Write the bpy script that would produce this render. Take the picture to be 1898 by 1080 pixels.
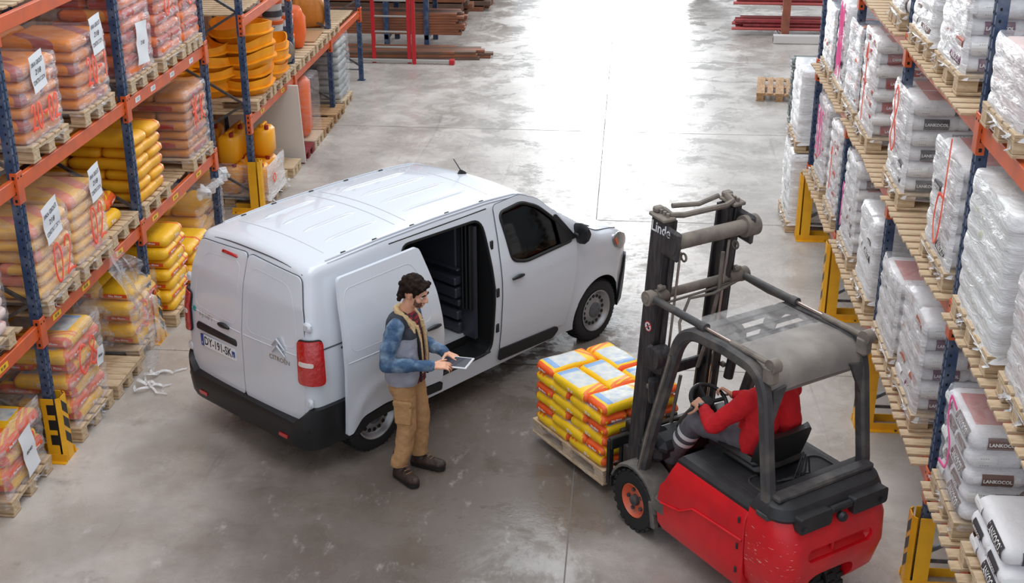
import bpy, bmesh, math, random
from math import sin, cos, pi, radians, sqrt
from mathutils import Vector as V, Matrix, noise

# ------------------------------------------------------------------ scene, camera, light
SC = bpy.context.scene
for o in list(bpy.data.objects): bpy.data.objects.remove(o)
COL = SC.collection
RN = random.Random(11)

CAMH, PITCH, YAW, ROLL, FPX = 5.9, 23.2, 5.2, 0.1, 2400.0
cam = bpy.data.cameras.new('camera'); co_ = bpy.data.objects.new('camera', cam); COL.objects.link(co_)
cam.sensor_width = 36.0; cam.lens = 36.0*FPX/1898.0; cam.clip_end = 300
co_.rotation_mode = 'XYZ'
co_.matrix_world = (Matrix.Translation((0, 0, CAMH)) @ Matrix.Rotation(radians(YAW), 4, 'Z')
                    @ Matrix.Rotation(radians(90-PITCH), 4, 'X') @ Matrix.Rotation(radians(-ROLL), 4, 'Z'))
SC.camera = co_
vs = SC.view_settings
SC.display_settings.display_device = 'sRGB'
vs.view_transform = 'Standard'; vs.look = 'None'; vs.gamma = 1.0; vs.use_curve_mapping = False
vs.exposure = 0.38

w = bpy.data.worlds.new('world'); SC.world = w; w.use_nodes = True
bg = w.node_tree.nodes['Background']; bg.inputs[0].default_value = (.85, .925, 1.0, 1); bg.inputs[1].default_value = .74

def area(name, loc, sx, sy, energy, col, rot=(0, 0, 0)):
    l = bpy.data.lights.new(name, 'AREA'); l.shape = 'RECTANGLE'; l.size = sx; l.size_y = sy
    l.energy = energy; l.color = col
    o = bpy.data.objects.new(name, l); COL.objects.link(o); o.location = loc; o.rotation_euler = rot
    return o
# roof skylights over the aisle, and daylight through the open gate at the far end of the hall
area('skylight', (-1.0, 9.5, 10.5), 5.0, 10, 330, (1, .98, .95))
area('skylight', (-1.0, 25, 10.5), 5.0, 14, 520, (.93, .97, 1))
area('gate_daylight', (-0.6, 52.5, 4.6), 4.5, 6.5, 3000, (.95, .98, 1), (radians(-90), 0, 0))

# ------------------------------------------------------------------ colours and materials
def lin(c):
    return tuple(((x/255)/12.92 if x/255 <= .04045 else ((x/255+.055)/1.055)**2.4) for x in c)+(1,)

def mat(name, c, r=.5, metal=0., c2=None, ns=6., amt=1., bump=0., bs=30., coat=0., spec=.5, emit=0, lo=.4, hi=.7, det=5, stretch=None):
    m = bpy.data.materials.new(name); m.use_nodes = True
    t = m.node_tree; n = t.nodes; L = t.links; b = n['Principled BSDF']
    b.inputs['Base Color'].default_value = lin(c); b.inputs['Roughness'].default_value = r
    b.inputs['Metallic'].default_value = metal; b.inputs['Coat Weight'].default_value = coat
    b.inputs['Specular IOR Level'].default_value = spec
    if emit:
        b.inputs['Emission Color'].default_value = lin(c); b.inputs['Emission Strength'].default_value = emit
    tc = n.new('ShaderNodeTexCoord'); src = tc.outputs['Object']
    if stretch:
        mp = n.new('ShaderNodeMapping'); mp.inputs['Scale'].default_value = stretch; L.new(src, mp.inputs[0]); src = mp.outputs[0]
    if c2:
        no = n.new('ShaderNodeTexNoise'); no.inputs['Scale'].default_value = ns; no.inputs['Detail'].default_value = det
        L.new(src, no.inputs['Vector'])
        mr = n.new('ShaderNodeMapRange'); mr.inputs[1].default_value = lo; mr.inputs[2].default_value = hi; mr.inputs[4].default_value = amt
        L.new(no.outputs[0], mr.inputs[0])
        mx = n.new('ShaderNodeMix'); mx.data_type = 'RGBA'; mx.inputs[6].default_value = lin(c); mx.inputs[7].default_value = lin(c2)
        L.new(mr.outputs[0], mx.inputs[0]); L.new(mx.outputs[2], b.inputs['Base Color'])
    if bump:
        nb = n.new('ShaderNodeTexNoise'); nb.inputs['Scale'].default_value = bs; nb.inputs['Detail'].default_value = 4
        L.new(src, nb.inputs['Vector'])
        bm = n.new('ShaderNodeBump'); bm.inputs['Strength'].default_value = bump; bm.inputs['Distance'].default_value = .02
        L.new(nb.outputs[0], bm.inputs['Height']); L.new(bm.outputs[0], b.inputs['Normal'])
    return m

# ------------------------------------------------------------------ mesh helper
def rotm(ax, deg): return Matrix.Rotation(radians(deg), 3, ax)

class M:
    def __init__(s): s.v = []; s.f = []; s.m = []
    def add(s, vs_, fs, m=0):
        k = len(s.v); s.v += [tuple(p) for p in vs_]; s.f += [tuple(i+k for i in f) for f in fs]; s.m += [m]*len(fs); return s
    def box(s, c, d, m=0, rot=None, ch=0.):
        hx, hy, hz = d[0]/2, d[1]/2, d[2]/2
        if ch <= 0:
            P = [V((x*hx, y*hy, z*hz)) for z in (-1, 1) for y in (-1, 1) for x in (-1, 1)]
            F = [(0, 2, 3, 1), (4, 5, 7, 6), (0, 1, 5, 4), (2, 6, 7, 3), (0, 4, 6, 2), (1, 3, 7, 5)]
        else:
            ch = min(ch, hx*.98, hy*.98, hz*.98); P = []; ix = {}
            for z in (-1, 1):
                for y in (-1, 1):
                    for x in (-1, 1):
                        for a in range(3):
                            p = V((x*(hx-(a != 0)*ch), y*(hy-(a != 1)*ch), z*(hz-(a != 2)*ch)))
                            ix[(x, y, z, a)] = len(P); P.append(p)
            F = []
            for a in range(3):
                b, c_ = (a+1) % 3, (a+2) % 3
                for sg in (-1, 1):
                    q = []
                    for u, w_ in ((-1, -1), (1, -1), (1, 1), (-1, 1)):
                        t = [0, 0, 0]; t[a] = sg; t[b] = u; t[c_] = w_; q.append(ix[(*t, a)])
                    F.append(tuple(q if sg > 0 else q[::-1]))
            for a in range(3):
                b, c_ = (a+1) % 3, (a+2) % 3
                for sb in (-1, 1):
                    for sc_ in (-1, 1):
                        q = []
                        for sa, w_ in ((-1, b), (1, b), (1, c_), (-1, c_)):
                            t = [0, 0, 0]; t[a] = sa; t[b] = sb; t[c_] = sc_; q.append(ix[(*t, w_)])
                        F.append(tuple(q if sb*sc_ < 0 else q[::-1]))
            for z in (-1, 1):
                for y in (-1, 1):
                    for x in (-1, 1):
                        q = [ix[(x, y, z, a)] for a in range(3)]
                        F.append(tuple(q if x*y*z > 0 else q[::-1]))
        c = V(c)
        s.add([(rot @ p if rot else p)+c for p in P], F, m); return s
    def cyl(s, a, b, r, r2=None, n=12, m=0, cap=True):
        a, b = V(a), V(b); r2 = r if r2 is None else r2
        d = (b-a).normalized(); u = d.orthogonal().normalized(); w_ = d.cross(u)
        P = [a+(u*cos(2*pi*i/n)+w_*sin(2*pi*i/n))*r for i in range(n)]+[b+(u*cos(2*pi*i/n)+w_*sin(2*pi*i/n))*r2 for i in range(n)]
        F = [(i, (i+1) % n, n+(i+1) % n, n+i) for i in range(n)]
        if cap: F += [tuple(range(n-1, -1, -1)), tuple(range(n, 2*n))]
        return s.add(P, F, m)
    def tube(s, pts, r, n=8, m=0, closed=False, flat=1.):
        pts = [V(p) for p in pts]; N = len(pts); P = []; F = []; u = None
        for i, p in enumerate(pts):
            t = (pts[(i+1) % N]-pts[i-1]) if closed else (pts[min(i+1, N-1)]-pts[max(i-1, 0)])
            t.normalize()
            u = t.orthogonal() if u is None else (u-t*u.dot(t))
            u.normalize(); w_ = t.cross(u); rr = r[i] if isinstance(r, (list, tuple)) else r
            P += [p+(u*cos(2*pi*k/n)+w_*flat*sin(2*pi*k/n))*rr for k in range(n)]
        for i in range(N if closed else N-1):
            j = (i+1) % N
            F += [(i*n+k, i*n+(k+1) % n, j*n+(k+1) % n, j*n+k) for k in range(n)]
        if not closed: F += [tuple(range(n-1, -1, -1)), tuple((N-1)*n+k for k in range(n))]
        return s.add(P, F, m)
    def lathe(s, prof, n=20, m=0, at=(0, 0, 0), ax='Z', fn=None, cap=True):
        P = []; at = V(at)
        for r, h in prof:
            for k in range(n):
                a = 2*pi*k/n; p = V((r*cos(a), r*sin(a), h))
                if fn: p = fn(p, a)
                if ax == 'X': p = V((p.z, p.x, p.y))
                elif ax == 'Y': p = V((p.y, p.z, p.x))
                P.append(p+at)
        F = [(i*n+k, i*n+(k+1) % n, (i+1)*n+(k+1) % n, (i+1)*n+k) for i in range(len(prof)-1) for k in range(n)]
        if cap and prof[0][0] > 1e-4: F.append(tuple(range(n-1, -1, -1)))
        if cap and prof[-1][0] > 1e-4: F.append(tuple((len(prof)-1)*n+k for k in range(n)))
        return s.add(P, F, m)
    def loft(s, rings, m=0, caps=True, closed=True):
        n = len(rings[0]); P = [p for r in rings for p in r]; F = []
        for i in range(len(rings)-1):
            F += [(i*n+k, i*n+(k+1) % n, (i+1)*n+(k+1) % n, (i+1)*n+k) for k in range(n if closed else n-1)]
        if caps and closed: F += [tuple(range(n-1, -1, -1)), tuple((len(rings)-1)*n+k for k in range(n))]
        return s.add(P, F, m)
    def prism(s, poly, a, b, ax='Y', m=0):
        def p3(p, h): return {'Y': (p[0], h, p[1]), 'X': (h, p[0], p[1]), 'Z': (p[0], p[1], h)}[ax]
        n = len(poly); P = [p3(p, a) for p in poly]+[p3(p, b) for p in poly]
        F = [tuple(range(n)), tuple(range(2*n-1, n-1, -1))]+[((i+1) % n, i, n+i, n+(i+1) % n) for i in range(n)]
        return s.add(P, F, m)
    def xf(s, mt):
        s.v = [tuple(mt @ V(p)) for p in s.v]; return s
    def mesh(s, name, mats, smooth=35, fix=True):
        me = bpy.data.meshes.new(name); me.from_pydata(s.v, [], s.f)
        for m in mats: me.materials.append(m)
        me.polygons.foreach_set('material_index', s.m)
        if fix:
            b = bmesh.new(); b.from_mesh(me); bmesh.ops.recalc_face_normals(b, faces=b.faces); b.to_mesh(me); b.free()
        if smooth:
            me.polygons.foreach_set('use_smooth', [True]*len(me.polygons)); me.set_sharp_from_angle(angle=radians(smooth))
        me.update(); return me
    def build(s, name, mats, parent=None, smooth=35, fix=True, loc=None):
        if not isinstance(mats, (list, tuple)): mats = [mats]
        return ob(name, s.mesh(name, mats, smooth, fix), parent, loc)

def ob(name, data, parent=None, loc=None, rz=0):
    o = bpy.data.objects.new(name, data); COL.objects.link(o)
    if parent: o.parent = parent
    if loc: o.location = loc
    if rz: o.rotation_euler[2] = rz
    return o
def thing(name, label, cat, loc=(0, 0, 0), rz=0, group=None, data=None):
    o = ob(name, data, None, loc, rz); return tag(o, label, cat, group)
def tag(o, label, cat, group=None):
    o['label'] = label; o['category'] = cat
    if group: o['group'] = group
    return o
def struct(o): o['kind'] = 'structure'; return o
def dup(o, parent=None, loc=None, rz=None):
    c = o.copy(); COL.objects.link(c)
    if parent: c.parent = parent
    if loc is not None: c.location = loc
    if rz is not None: c.rotation_euler[2] = rz
    for ch in o.children: dup(ch, c)
    return c

_tx = {}
def text(s, size=1., align='CENTER', bold=0., sx=1.):
    """flat lettering as (verts, faces) in the XZ plane (x right, z up, y=0, facing -y)"""
    k = (s, size, align, bold, sx)
    if k in _tx: return _tx[k]
    cu = bpy.data.curves.new('t', 'FONT'); cu.body = s; cu.size = size; cu.align_x = align; cu.align_y = 'CENTER'
    cu.resolution_u = 2; cu.offset = bold
    o = bpy.data.objects.new('t', cu); COL.objects.link(o)
    me = bpy.data.meshes.new_from_object(o.evaluated_get(bpy.context.evaluated_depsgraph_get()))
    r = ([(v.co.x*sx, 0, v.co.y) for v in me.vertices], [tuple(p.vertices) for p in me.polygons])
    bpy.data.objects.remove(o); bpy.data.curves.remove(cu); bpy.data.meshes.remove(me)
    _tx[k] = r; return r

# ------------------------------------------------------------------ shared materials
NAVY = mat('rack_blue_steel', (44, 66, 100), .45, 0, (104, 114, 132), 9, .85, .05, lo=.46, hi=.72)
DARK = mat('dark_hole', (12, 14, 18), .8)
ORANGE = mat('rack_orange_steel', (214, 92, 38), .42, 0, (186, 84, 54), 5, .8, lo=.45, hi=.7)
GREY = mat('galvanised_steel', (120, 122, 126), .38, .7, (86, 86, 90), 14, .8)
YEL = mat('safety_yellow', (240, 176, 26), .45, 0, (214, 150, 30), 8, .6)
BLACKP = mat('black_paint', (24, 24, 26), .5)
WOOD = mat('pale_pallet_wood', (214, 190, 158), .75, 0, (168, 136, 100), 3, 1, .25, 40, stretch=(3, 14, 14), lo=.35, hi=.75)
WOOD2 = mat('brown_pallet_wood', (190, 150, 108), .75, 0, (132, 94, 62), 3, 1, .25, 40, stretch=(3, 14, 14), lo=.35, hi=.75)
WOODR = mat('red_stained_pallet_wood', (134, 34, 36), .7, 0, (96, 26, 30), 4, 1, .2)
PAPER = mat('white_paper', (232, 234, 238), .6)
INK = mat('black_print', (40, 40, 46), .6)
SPRAY = mat('orange_spray_paint', (255, 84, 60), .6, 0, (255, 128, 104), 9)
SPRAYP = mat('pink_spray_paint', (255, 84, 160), .6, 0, (255, 120, 180), 9)

def film(name, lo, hi, sc=(2.2, 2.2, 9), tint=(236, 238, 244), rough=.16):
    m = bpy.data.materials.new(name); m.use_nodes = True; t = m.node_tree; n = t.nodes; L = t.links
    b = n['Principled BSDF']; b.inputs['Base Color'].default_value = lin(tint); b.inputs['Roughness'].default_value = rough
    b.inputs['Specular IOR Level'].default_value = .7
    out = n['Material Output']; tr = n.new('ShaderNodeBsdfTransparent'); mx = n.new('ShaderNodeMixShader')
    tc = n.new('ShaderNodeTexCoord'); mp = n.new('ShaderNodeMapping'); mp.inputs['Scale'].default_value = sc
    mp.inputs['Rotation'].default_value = (.5, .5, .2)
    L.new(tc.outputs['Object'], mp.inputs[0])
    no = n.new('ShaderNodeTexNoise'); no.inputs['Scale'].default_value = 2.4; no.inputs['Detail'].default_value = 6; no.inputs['Roughness'].default_value = .65
    no.inputs['Distortion'].default_value = 1.2
    L.new(mp.outputs[0], no.inputs['Vector'])
    mr = n.new('ShaderNodeMapRange'); mr.inputs[1].default_value = .36; mr.inputs[2].default_value = .68
    mr.inputs[3].default_value = lo; mr.inputs[4].default_value = hi
    L.new(no.outputs[0], mr.inputs[0]); L.new(mr.outputs[0], mx.inputs[0])
    L.new(tr.outputs[0], mx.inputs[1]); L.new(b.outputs[0], mx.inputs[2]); L.new(mx.outputs[0], out.inputs[0])
    bm = n.new('ShaderNodeBump'); bm.inputs['Strength'].default_value = .7; bm.inputs['Distance'].default_value = .03
    L.new(no.outputs[0], bm.inputs['Height']); L.new(bm.outputs[0], b.inputs['Normal'])
    return m
FILM = film('clear_stretch_film', .03, .26)
FILMW = film('milky_stretch_film', .42, .95, (2.4, 2.4, 12), (250, 249, 251))
FILMD = film('cloudy_stretch_film', .08, .52)
FILMX = film('opaque_white_film', .72, 1.0, (2, 2, 8), (250, 250, 252))
# ------------------------------------------------------------------ the hall
FLOOR = bpy.data.materials.new('worn_concrete'); FLOOR.use_nodes = True
def _floor():
    t = FLOOR.node_tree; n = t.nodes; L = t.links; b = n['Principled BSDF']
    geo = n.new('ShaderNodeNewGeometry'); pos = geo.outputs['Position']
    def nz(scale, det=6, rough=.6, st=(1, 1, 1), dist=0):
        mp = n.new('ShaderNodeMapping'); mp.inputs['Scale'].default_value = st; L.new(pos, mp.inputs[0])
        k = n.new('ShaderNodeTexNoise'); k.inputs['Scale'].default_value = scale; k.inputs['Detail'].default_value = det
        k.inputs['Roughness'].default_value = rough; k.inputs['Distortion'].default_value = dist; L.new(mp.outputs[0], k.inputs['Vector']); return k.outputs[0]
    def mr(x, a, b_, c=0., d=1.):
        k = n.new('ShaderNodeMapRange'); k.interpolation_type = 'SMOOTHSTEP'
        for i, q in enumerate((a, b_, c, d)): k.inputs[i+1].default_value = q
        L.new(x, k.inputs[0]); return k.outputs[0]
    def mix(f, a, b_):
        k = n.new('ShaderNodeMix'); k.data_type = 'RGBA'
        L.new(f, k.inputs[0])
        for i, q in ((6, a), (7, b_)):
            if isinstance(q, tuple): k.inputs[i].default_value = q
            else: L.new(q, k.inputs[i])
        return k.outputs[2]
    def mth(op, a, b_):
        k = n.new('ShaderNodeMath'); k.operation = op
        for i, q in enumerate((a, b_)):
            if isinstance(q, (int, float)): k.inputs[i].default_value = q
            else: L.new(q, k.inputs[i])
        return k.outputs[0]
    base = mix(mr(nz(.9, 8, .62), .35, .68), lin((166, 158, 151)), lin((196, 188, 181)))
    sep = n.new('ShaderNodeSeparateXYZ'); L.new(pos, sep.inputs[0])
    # floor colour darker and browner down mid aisle towards the camera, patchy edges
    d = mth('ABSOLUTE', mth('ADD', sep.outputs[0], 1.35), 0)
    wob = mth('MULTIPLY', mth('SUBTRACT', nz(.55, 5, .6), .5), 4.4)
    mid_band = mr(mth('ADD', d, wob), 3.0, .6)
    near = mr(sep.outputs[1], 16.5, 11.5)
    base = mix(mth('MULTIPLY', mth('MULTIPLY', mid_band, near), .90), base, lin((92, 80, 71)))
    base = mix(mth('MULTIPLY', mr(nz(2.2, 9, .7), .54, .74), .45), base, lin((96, 88, 84)))
    base = mix(mth('MULTIPLY', mr(nz(5.5, 8, .75, (1, .5, 1)), .56, .72), .38), base, lin((214, 210, 206)))
    # rubber streaks along the aisle
    st = mr(nz(1.5, 7, .7, (3.4, .16, 1), 1.2), .60, .70)
    base = mix(mth('MULTIPLY', st, .28), base, lin((88, 84, 84)))
    L.new(base, b.inputs['Base Color'])
    rg = mth('ADD', mr(nz(1.3, 8, .7, (1, 1, 1), .6), .40, .60, .10, .42), mr(nz(7, 6, .7), .4, .7, 0, .16))
    L.new(rg, b.inputs['Roughness']); b.inputs['Specular IOR Level'].default_value = .62
    bm = n.new('ShaderNodeBump'); bm.inputs['Strength'].default_value = .12; bm.inputs['Distance'].default_value = .02
    L.new(nz(16, 6, .7), bm.inputs['Height']); L.new(bm.outputs[0], b.inputs['Normal'])
_floor()
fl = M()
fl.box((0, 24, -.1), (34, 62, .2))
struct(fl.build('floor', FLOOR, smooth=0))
JOINT = mat('joint_filler', (112, 106, 102), .8)
j = M()
j.box((-.35, 26, .0005), (.012, 50, .003))
for y in (11.85, 16.2, 20.4, 25.4, 31): j.box((-1.2, y, .0005), (12, .006, .003))
struct(j.build('trim_1', JOINT, smooth=0))
WALLM = mat('grey_wall_sheet', (150, 154, 158), .6, 0, (132, 136, 140), 2)
wl = M()
wl.box((-11.4, 54, 4.5), (13.5, .2, 9)); wl.box((10.2, 54, 4.5), (13.5, .2, 9)); wl.box((-.6, 54, 8.6), (8.2, .2, .8))
struct(wl.build('wall_back', WALLM, smooth=0))
wl = M(); wl.box((-17, 24, 4.5), (.2, 60, 9)); struct(wl.build('wall_left', WALLM, smooth=0))
wl = M(); wl.box((17, 24, 4.5), (.2, 60, 9)); struct(wl.build('wall_right', WALLM, smooth=0))

# ------------------------------------------------------------------ racks
def upright_mesh(h):
    m = M(); t = .004; w_, d = .09, .075
    # omega section standing at its foot centre; face towards -x
    prof = [(-d/2, -w_/2), (-d/2, -w_/6), (-d/2+.012, -w_/10), (-d/2+.012, w_/10), (-d/2, w_/6), (-d/2, w_/2), (d/2, w_/2), (d/2, w_/2-.02),
            (d/2-t, w_/2-.02), (d/2-t, w_/2-t), (-d/2+.02, w_/2-t), (-d/2+.02, -w_/2+t), (d/2-t, -w_/2+t), (d/2-t, -w_/2+.02), (d/2, -w_/2+.02), (d/2, -w_/2)]
    m.prism(prof, 0, h, 'Z', 0)
    z = .1
    while z < h-.05:
        for y in (-.029, .029):
            m.box((-d/2-.0006, y, z), (.003, .013, .017), 1)
        for sy in (-1, 1):
            m.box((-.012, sy*(w_/2+.0006), z+.03), (.014, .003, .018), 1)
        z += .075
    m.box((0, 0, .004), (.14, .12, .008), 0)
    return m.mesh('upright', [NAVY, DARK], 0)
def beam_mesh(L):
    m = M(); m.box((0, 0, 0), (.05, L-.1, .125), 0, ch=.006)
    return m.mesh('beam', [ORANGE], 0)
def connector_mesh():
    m = M(); m.box((-.043, 0, -.02), (.012, .105, .27), 0, ch=.004)
    for s in (-1, 1):
        m.box((-.02, s*.052, -.02), (.055, .01, .27), 0)
        for k in range(4): m.box((-.02, s*.058, -.12+k*.065), (.02, .003, .026), 1)
        m.cyl((-.05, s*.028, .07), (-.046, s*.028, .07), .01, n=8, m=1)
    return m.mesh('beam_connector', [ORANGE, DARK], 0)
CONN = connector_mesh()
BOARD = {}
def rack(name, label, xf, sgn, ys, levels, depth, h, boards=True, tags_=(), lip=.12, deck=None):
    """xf: aisle face x; sgn +1 when the rack lies at x > xf. ys upright positions, levels beam tops"""
    r = thing(name, label, 'rack', (xf, ys[0], 0))
    um = upright_mesh(h); L0 = RN
    back = xf+sgn*depth
    for y in ys:
        for xx, s_ in ((xf, sgn), (back, -sgn)):
            o = ob('upright', um, r, (xx-xf, y-ys[0], 0)); o.rotation_euler[2] = 0 if s_ > 0 else pi
        # frame bracing between front and back upright
        z = .28; k = 0
        hb = M(); hb.cyl((sgn*.03, 0, .2), (sgn*(depth-.03), 0, .2), .016, n=6); hb.build('frame_strut', GREY, r, 30, loc=(0, y-ys[0], 0))
        while z < h-.6:
            a, b = (.03, depth-.03) if k % 2 == 0 else (depth-.03, .03)
            br = M(); br.box((0, 0, 0), (.032, .028, sqrt((a-b)**2+.36)), 0)
            o = br.build('diagonal_brace', GREY, r, 0, loc=(sgn*(a+b)/2, y-ys[0], z+.3))
            o.rotation_euler[1] = math.atan2(sgn*(b-a), .6)
            z += .6; k += 1
    for i in range(len(ys)-1):
        L = ys[i+1]-ys[i]; ym = (ys[i]+ys[i+1])/2-ys[0]
        bm_ = beam_mesh(L)
        for li, z in enumerate(levels):
            if z is None: continue
            for xx in (0, sgn*depth):
                b = ob('beam', bm_, r, (xx, ym, z-.0625))
                if xx == 0:
                    for t_, off in tags_:
                        if (li, i) == t_[:2]:
                            for q in off:
                                p = M(); p.box((0, 0, 0), (.003, .17 if t_[2] == 'y' else .13, .05))
                                if t_[2] != 'y':
                                    v_, f_ = text(t_[3], .045)
                                    p.add([(-sgn*.0025, -sgn*a_[0]*-1*-1, a_[2]) for a_ in v_], f_, 1)
                                else:
                                    v_, f_ = text(t_[3], .036, bold=.001)
                                    p.add([(-sgn*.0025, -sgn*a_[0]*-1*-1, a_[2]) for a_ in v_], f_, 1)
                                p.build('location_label', [YTAG if t_[2] == 'y' else PAPER, INK], b, 0, False, (-sgn*.027, q, 0))
            if boards and not (deck and (li, i) not in deck):
                nb = int(L/.145); blen = depth+lip*2-.02
                if blen not in BOARD:
                    q = M(); q.box((0, 0, 0), (blen, .098, .022), 0, ch=.003); BOARD[blen] = q.mesh('shelf_board', [WOOD], 0)
                for k in range(nb):
                    yy = ym-L/2+.1+(k+.5)*(L-.2)/nb
                    o = ob('shelf_board', BOARD[blen], r, (sgn*depth/2+RN.uniform(-.012, .012), yy, z+.012)); o.rotation_euler[2] = RN.uniform(-.006, .006)
    for y in ys:
        for z in levels:
            if z is None: continue
            o = ob('beam_connector', CONN, r, (0, y-ys[0], z-.06)); o.rotation_euler[2] = 0 if sgn > 0 else pi
    return r
YTAG = mat('yellow_location_tag', (240, 190, 40), .5)
LX, RX = -4.95, 2.32
LY = [4.75, 7.2, 9.65, 12.1, 14.6]; LY2 = [16.15, 18.55, 21.0, 23.45]
LZ = [1.30, 2.60, 3.88]; RZ = [.94, 2.27, 3.60]
rack('pallet_rack', 'blue and orange pallet rack on the left, nearest the camera, with bagged goods', LX, -1, LY, LZ, 1.05, 5.2, lip=-.06,
     tags_=[((0, 2, 'y', '02 05'), (-.9, -.25, .6)), ((0, 3, 'y', '03 01'), (-.85, -.2, .62)), ((1, 3, 'w', '1103'), (-.95, -.5, .1, .75)), ((0, 1, 'y', '01 09'), (.5,))],
     deck={(0, 1), (0, 2), (0, 3), (1, 2), (1, 3), (2, 2)})
rack('pallet_rack', 'farther pallet rack on the left holding yellow rubber tubs and buckets', LX, -1, LY2, LZ, 1.05, 4.4, lip=-.06,
     tags_=[((0, 0, 'y', '04 01'), (-.6, .5))], deck={(0, 0), (1, 0), (0, 1), (0, 2)})
RY = [3.5, 5.95, 8.4, 10.85, 13.3, 15.75]
rack('pallet_rack', 'long blue and orange pallet rack on the right holding white wrapped pallets', RX, 1, RY, RZ, 1.05, 5.2, lip=.14,
     deck={(0, 1), (0, 2), (0, 3), (0, 4), (1, 1), (1, 2), (1, 3), (1, 4), (2, 2), (2, 3)})

# upright protectors
def guard(x, y, sgn, h, stripes, label):
    g = thing('upright_guard', label, 'guard', (x, y, 0), 0, 'yellow rack upright guards')
    m = M(); t = .008; w_ = .17; d = .17
    m.box((-sgn*d/2, 0, h/2), (t, w_-.06, h), 0)
    for s in (-1, 1):
        m.box((-sgn*(d/2-.014), s*(w_/2-.019), h/2), (t, .05, h), 0, rot=rotm('Z', s*sgn*-45))
        m.box((sgn*.02, s*w_/2, h/2), (d-.06, t, h), 0)
    m.build('guard_plate', YEL, g, 30)
    f = M()
    for s in (-1, 1): f.box((sgn*.12, s*(w_/2+.028), .005), (.42, .05, .010)); f.box((sgn*.12, s*(w_/2+.005), .04), (.42, .008, .07))
    f.build('foot_flange', YEL, g, 0)
    if stripes:
        q = M()
        for k in range(3):
            z = h*(.24+.24*k); s2 = w_/2-.033
            q.add([(-sgn*(d/2+.005), -s2, z+.06), (-sgn*(d/2+.005), s2, z-.04), (-sgn*(d/2+.005), s2, z+.06), (-sgn*(d/2+.005), -s2, z+.16)], [(0, 1, 2, 3)], 0)
        for v_ in list(range(3)):
            z = h*(.24+.24*v_); yy = -(w_/2+.005); 
            q.add([(-sgn*.01-.04, yy, z+.02), (-sgn*.01+.04, yy, z+.02), (-sgn*.01+.04, yy, z+.12), (-sgn*.01-.04, yy, z+.12)], [(0, 1, 2, 3)], 0) if stripes == 2 else None
        q.build('hazard_stripe', BLACKP, g, 0, False)
    b = M()
    for s in (-1, 1): b.cyl((sgn*.28, s*.115, .008), (sgn*.28, s*.115, .022), .012, n=6)
    b.build('anchor_bolt', GREY, g, 0)
guard(LX-.02+.06, 9.64, -1, .62, 2, 'yellow and black striped guard on the left rack by the open wrapped pallet')
guard(LX+.04, 12.08, -1, .55, 1, 'yellow guard behind the split open pallet of yellow bags')
guard(LX+.04, 16.15, -1, .72, 0, 'scuffed plain yellow guard on the farther left rack corner')
guard(RX-.03, 15.75, 1, .86, 0, 'tall plain yellow guard at the far end of the right rack')
guard(RX-.03, 13.3, 1, .88, 1, 'yellow guard with black stripes on the right rack, behind the forklift roof')
guard(RX-.03, 10.85, 1, .78, 1, 'yellow guard partly hidden behind the forklift rear post')
guard(RX-.03, 8.4, 1, .62, 1, 'yellow guard on the right rack nearest the camera')

# ------------------------------------------------------------------ pallets
PAL = {}
def pallet_proto(L, W, wood, key):
    """deck boards along x (length L), W along y"""
    d = {}
    q = M(); q.box((0, 0, 0), (L, .143, .02), 0, ch=.002); d['wide'] = q.mesh('deck_board', [wood], 0)
    q = M(); q.box((0, 0, 0), (L, .1, .02), 0, ch=.002); d['thin'] = q.mesh('deck_board', [wood], 0)
    q = M(); q.box((0, 0, 0), (.143, W, .02), 0, ch=.002); d['cross'] = q.mesh('stringer_board', [wood], 0)
    q = M(); q.box((0, 0, 0), (.143, .12, .078), 0, ch=.004); d['block'] = q.mesh('block', [wood], 0)
    return d
def pallet(x, y, z, L, W, label, wood=None, rz=0, group='wooden pallets', lite=False):
    """deck boards run along y here: L along y, W along x when rz=pi/2"""
    wood = wood or WOOD
    k = (round(L, 2), round(W, 2), wood.name)
    if k not in PAL: PAL[k] = pallet_proto(L, W, wood, k)
    d = PAL[k]
    p = thing('pallet', label, 'pallet', (x, y, z), rz, group)
    n = 5
    for i in range(n):
        yy = -W/2+.0715+(W-.143)*i/(n-1)
        ob('deck_board', d['wide' if i in (0, 2, 4) else 'thin'], p, (0, yy, .134))
    for xx in (-L/2+.0715, 0, L/2-.0715):
        ob('stringer_board', d['cross'], p, (xx, 0, .112))
        for yy in (-W/2+.07, 0, W/2-.07): ob('block', d['block'], p, (xx, yy, .0625-.0005))
    for yy in (-W/2+.0715, 0, W/2-.0715): ob('bottom_board', d['wide'], p, (0, yy, .0115))
    return p
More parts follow.
